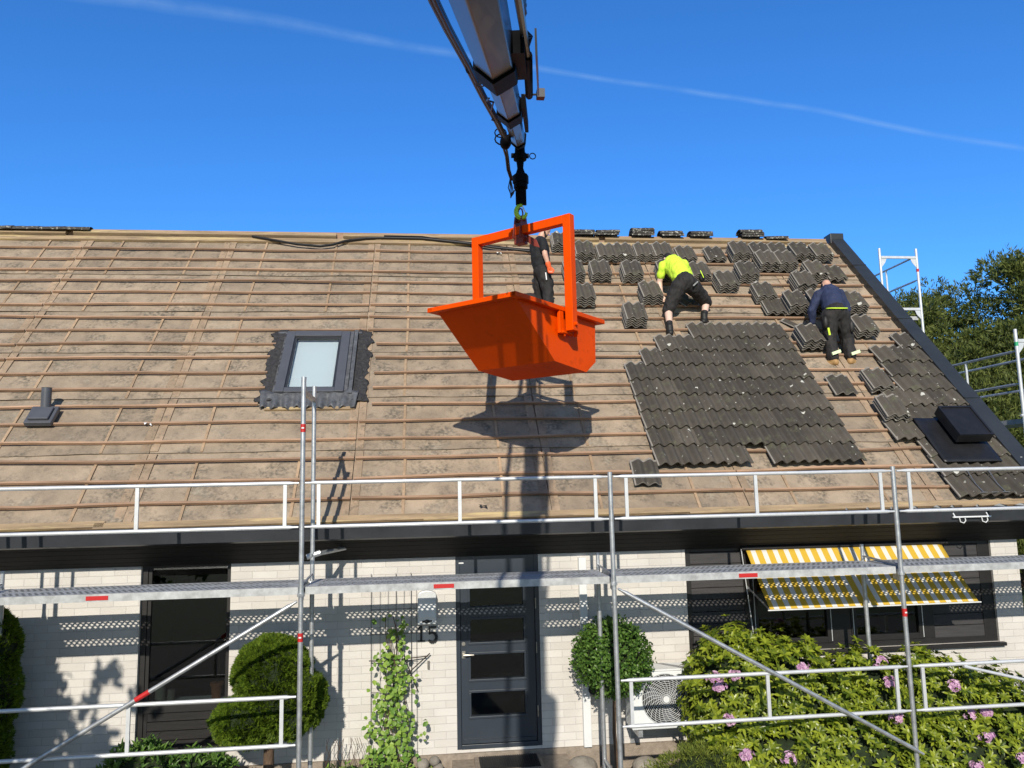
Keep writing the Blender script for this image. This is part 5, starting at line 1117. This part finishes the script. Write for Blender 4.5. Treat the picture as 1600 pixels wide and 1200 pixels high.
# juniper in front
jn = empty('juniper', (1.2, .2, GZ)); tag(jn, 'low feathery juniper spreading at the foot of the rhododendron', 'shrub')
je = [E3((.95, .28, -.36), (.62, .36, .46)), E3((1.7, .18, -.42), (.8, .30, .42))]
mb = MB()
for p, n_ in surf(je, rnd, 4200, GZ, .2):
    d0 = (n_+V((rnd.uniform(-.8, .8), 0, rnd.uniform(.0, .5)))).normalized()
    for q in range(7):
        d = (d0+rand_dir(rnd)*.55); tri(mb, p+rand_dir(rnd)*.03, d, rand_dir(rnd), rnd.uniform(.04, .07), .007)
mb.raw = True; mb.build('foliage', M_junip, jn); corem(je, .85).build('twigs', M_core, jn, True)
# cloud-pruned thuja on its trunk
def conifer(name, label, ells, n, trunk, sz=.05):
    r_ = empty(name, trunk[0]); tag(r_, label, 'clipped tree'); mb = MB(); rnd = random.Random(11)
    for p, n_ in surf(ells, rnd, n, GZ, .10):
        d0 = (n_+V((0, 0, .25))+rand_dir(rnd)*.45).normalized(); a = rand_dir(rnd)
        for q in range(5):
            s_ = d0.cross(a).normalized(); d = d0*math.cos((q-2)*.42)+s_*math.sin((q-2)*.42); tri(mb, p-d0*.03, d, d0.cross(s_), sz*rnd.uniform(.7, 1.2), sz*.26)
    mb.raw = True; mb.build('foliage', M_thuja, r_); corem(ells, .88).build('twigs', M_core, r_, True)
    mb = MB(); mb.path(trunk, [.065, .055, .05][:len(trunk)], 12); mb.build('trunk', M_bark, r_, True)
conifer('thuja', 'round clipped thuja on a short trunk right of the left window', [E3((-3.47, .80, .93), (.40, .34, .38)), E3((-3.36, .80, .66), (.44, .36, .38)), E3((-3.70, .80, .48), (.37, .33, .27))], 15000, [V((-3.52, .82, GZ)), V((-3.50, .82, 0)), V((-3.5, .82, .4))])
conifer('thuja', 'dark conical thuja at the left end of the wall', [E3((-6.35, .85, 1.30), (.34, .3, .42)), E3((-6.4, .85, .85), (.42, .34, .5)), E3((-6.5, .85, .3), (.45, .36, .6))], 9000, [V((-6.45, .88, GZ)), V((-6.4, .88, 0)), V((-6.4, .88, .6))])
# ball tree in front of the heat pump
bt_ = empty('ball_tree', (.19, .95, GZ)); tag(bt_, 'ball-shaped standard tree with small glossy leaves right of the door', 'clipped tree')
be = [E3((.17, .95, .90), (.44, .40, .42))]; mb = MB(); rnd = random.Random(3)
for p, n_ in surf(be, rnd, 2600, None, .16):
    p = p-n_*rnd.uniform(0, .10)
    for q in range(3): leaf(mb, p+rand_dir(rnd)*.02, (n_*.5+rand_dir(rnd)), (n_+rand_dir(rnd)*.5), rnd.uniform(.035, .05), .022, .15, .1)
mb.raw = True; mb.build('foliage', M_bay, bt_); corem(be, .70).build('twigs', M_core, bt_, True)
mb = MB(); mb.path([(.20, .97, GZ), (.17, .96, .1), (.19, .95, .7)], [.024, .021, .018], 10); mb.build('trunk', M_bark, bt_, True)
# trellis with climber
tr_ = empty('trellis', (-2.25, YW-.04, GZ)); tag(tr_, 'thin black wire trellis standing against the wall left of the door', 'trellis')
mb = MB()
for x in (-2.50, -2.40, -2.31, -2.22, -2.13, -2.05, -1.99): mb.tube((x, YW-.04, GZ), (x, YW-.04, 1.85 if x in (-2.50, -2.22, -2.05) else 1.7), .0035 if x in (-2.50, -2.22, -2.05) else .0022, 6)
for z in (1.72, 1.45, 1.18, .88, .55, .22, -.1): mb.tube((-2.50, YW-.046, z), (-1.98, YW-.046, z), .003, 6)
mb.build('wire_grid', M_black, tr_)
mb = MB(); mb.path([(-2.52, YW-.08, .90), (-2.3, YW-.1, .90), (-1.86, YW-.06, .92)], .006, 6); mb.path([(-2.25, YW-.1, .62), (-2.1, YW-.1, .74), (-1.84, YW-.06, .95)], .007, 6); mb.path([(-2.22, YW-.06, 1.2), (-2.1, YW-.08, .85), (-1.98, YW-.06, .55)], .006, 6); mb.build('support_stick', M_hair, tr_)
vn = empty('climbing_plant', (-2.25, YW-.1, GZ)); tag(vn, 'light green climbing plant growing up the wire trellis', 'climbing plant')
mb = MB(); sm_ = MB(); rnd = random.Random(21)
for s0 in range(9):
    x = -2.25+rnd.uniform(-.22, .2); pts = [V((x, YW-.09, GZ))]; z = GZ; top = rnd.uniform(.9, 1.5) if s0 < 6 else rnd.uniform(.3, .8)
    while z < top: z += .12; x += rnd.uniform(-.05, .05); x += (-2.20-x)*.12; pts.append(V((x, YW-.09+rnd.uniform(-.04, .02), z)))
    sm_.path(pts, .004, 5)
    for p in pts:
        dens = 6 if p.z < .3 else (4 if p.z < 1.1 else 2)
        for q in range(dens):
            o_ = V((rnd.gauss(0, .13 if p.z < .4 else .085), rnd.uniform(-.14, .02), rnd.uniform(-.07, .07))); d = V((rnd.uniform(-1, 1), rnd.uniform(-.9, -.1), rnd.uniform(-1, .25))); leaf(mb, p+o_, d, V((rnd.uniform(-.4, .4), -1, rnd.uniform(.1, 1))), rnd.uniform(.045, .075), rnd.uniform(.038, .055), .1, .15)
mb.raw = True; mb.build('foliage', M_vine, vn); sm_.build('stem', M_bark, vn)
# low shrubs by the wall
def lowshrub(label, ells, n, m, L, seed, name='shrub'):
    r_ = empty(name, (ells[0][0].x, ells[0][0].y, GZ)); tag(r_, label, 'shrub'); mb = MB(); rnd = random.Random(seed)
    for p, n_ in surf(ells, rnd, n, GZ, .25):
        for q in range(5): leaf(mb, p-n_*rnd.uniform(0, .08), n_*.6+V((0, 0, .5))+rand_dir(rnd)*.9, V((0, -.4, 1))+rand_dir(rnd)*.4, L*rnd.uniform(.7, 1.2), L*.27, .15, .2)
    mb.raw = True; mb.build('foliage', m, r_); corem(ells, .78).build('twigs', M_core, r_, True)
# scraps left lying on the bare roof
for k, (x, t, m_, d) in enumerate(((-.62, 6.0, M_white, 'white scrap of paper on the bare roof below the hose'), (-1.25, .12, M_lead, 'grey scrap of lead lying on the eaves board'), (-5.35, 1.62, M_white, 'small white shard on the boards left of the roof window'))):
    mb = MB(); mb.grid(lambda u, v: rp(x+.09*u-.02*v, t+.035*v+.012*math.sin(u*5), .06+.015*math.sin(u*4+v*3)), 8, 3); tag(mb.build('scrap', m_, None, True), d, 'scrap')
lowshrub('dark leafy pieris bush below the left window', [E3((-4.75, .85, -.02), (.40, .3, .30)), E3((-4.25, .85, -.08), (.38, .3, .26)), E3((-5.1, .8, -.22), (.35, .3, .22))], 900, M_bay, .085, 31)
lowshrub('small pale green shrub at the foot of the trellis', [E3((-2.75, 1.05, -.30), (.30, .22, .18)), E3((-2.35, 1.08, -.32), (.3, .2, .2))], 420, M_vine, .06, 32)
mb = MB(); rnd = random.Random(41)
for k in range(16):
    p = V((-2.75+rnd.uniform(-.25, .2), 1.1, -.3)); pts = [p]
    for q in range(5): p = p+V((rnd.uniform(-.05, .06), rnd.uniform(-.02, .02), .09)); pts.append(p)
    mb.path(pts, .0025, 4)
tag(mb.build('bare_twigs', M_bark), 'thin bare twigs rising from the small shrub by the trellis', 'twigs')
# pines beyond the gable
def pine(x, y, top, rad, label, seed, clumps=66, low=.10):
    rnd = random.Random(seed); r_ = empty('pine_tree', (x, y, GZ)); tag(r_, label, 'pine tree', 'pines beyond the house')
    H = top-GZ; tk = MB(); P = [V((x+.25*noise.noise(V((seed, q*.7, 0))), y, GZ+H*q/8)) for q in range(9)]; tk.path(P, [.20*(1-q/9.5) for q in range(9)], 10)
    mb = MB()
    for k in range(clumps):
        f_ = low+(1-low)*((k+.5)/clumps)**.85; z = GZ+H*f_; rr = rad*(1.0-.55*max(0, f_-.55)/.45)*(.45+.6*rnd.random()); a = k*2.4+rnd.uniform(-.4, .4)
        if f_ > .93: rr *= .4
        c = V((x+math.cos(a)*rr, y+math.sin(a)*rr, z+rr*.12)); b0 = V((x, y, z-rr*.15)); tk.path([b0, b0.lerp(c, .5)+V((0, 0, .06)), c], [.05, .03, .012], 5)
        er = V((rad*.42, rad*.42, rad*.24))*rnd.uniform(.7, 1.25)
        for sub in range(5):
            cc = c+V((rnd.uniform(-1, 1)*er.x, rnd.uniform(-1, 1)*er.y, rnd.uniform(-.6, .9)*er.z)); sr = er*.55
            for q in range(46):
                d = rand_dir(rnd); p = cc+V((d.x*sr.x, d.y*sr.y, d.z*sr.z))*rnd.uniform(.5, 1.05); dd = (d+V((0, 0, .8))+rand_dir(rnd)*.5).normalized()
                for w_ in range(3): tri(mb, p, dd+rand_dir(rnd)*.7, rand_dir(rnd), rnd.uniform(.14, .24), .040)
    mb.raw = True; mb.build('crown', M_pine, r_); tk.build('trunk', M_bark, r_, True)
for k, a in enumerate([(12.6, 15.2, 6.8, 1.7, 'slim pine just right of the far scaffold tower'), (14.4, 16.5, 8.1, 2.0, 'pine with rounded top between tower and tallest pine'), (15.4, 13.6, 7.1, 1.9, 'broad pine in front of the taller pines'), (17.9, 15.5, 9.8, 2.1, 'tallest pine at the right picture edge'),
                       (11.3, 17.5, 7.1, 1.4, 'small pine top showing left of the far scaffold tower'), (17.0, 19.0, 9.4, 2.2, 'pine standing behind the tallest pine'), (13.6, 12.5, 5.5, 1.9, 'low dense pine right behind the roof verge'), (11.9, 11.6, 4.5, 1.6, 'lowest bushy pine nearest to the gable'), (18.6, 12.0, 6.8, 2.0, 'shaded pine beside the nearer scaffold post'), (14.8, 20.5, 8.1, 2.0, 'farthest pine filling the gap in the middle')]):
    pine(*a, seed=50+k)
mb = MB(); rnd = random.Random(77)
for k in range(16000):
    x = rnd.uniform(9, 40); y = 24+rnd.uniform(-2, 3); z = GZ+rnd.uniform(0, 1)**.8*(7.6+1.2*noise.noise(V((x*.3, 0, 0)))); d = rand_dir(rnd)
    tri(mb, V((x, y, z)), d+V((0, 0, .5)), rand_dir(rnd), rnd.uniform(.4, .7), .26)
mb.raw = True; tag(mb.build('far_wood', M_pine), 'dense green wood closing the view behind the pines', 'wood', kind='stuff')
# garden tree left of the viewer whose shade falls on the wall
tt = empty('garden_tree', (-6.7, -3.6, GZ)); tag(tt, 'leafy garden tree standing left in front of the house', 'tree')
mb = MB(); rnd = random.Random(8)
for k in range(210):
    c = V((-7.0, -3.6, 2.5))+V((rnd.gauss(0, .62), rnd.gauss(0, .4), rnd.gauss(0, .55)))
    for q in range(34): leaf(mb, c+rand_dir(rnd)*.17*rnd.random(), rand_dir(rnd), rand_dir(rnd), .13, .085, .1, .1)
mb.raw = True; mb.build('crown', M_tree, tt); mb = MB(); mb.path([(-6.9, -3.6, GZ), (-6.95, -3.6, 1.2), (-7.0, -3.6, 2.7)], [.09, .07, .04], 10); mb.build('trunk', M_bark, tt, True)
# torn white membrane scraps at the right eave
rnd = random.Random(15)
for k in range(9):
    x = 3.0+k*.28+rnd.uniform(-.05, .05); w = rnd.uniform(.05, .14) if k < 7 else .22
    mb = MB(); mb.add([(x, 1.02, 2.44), (x+w, 1.02, 2.435), (x+w*.8, .985, 2.455), (x+w*.35, .975, 2.475), (x+.01, .99, 2.45)], [(0, 1, 2, 3, 4)])
    mb.build('membrane_scrap', M_white, house)
print('objects', len(bpy.data.objects))
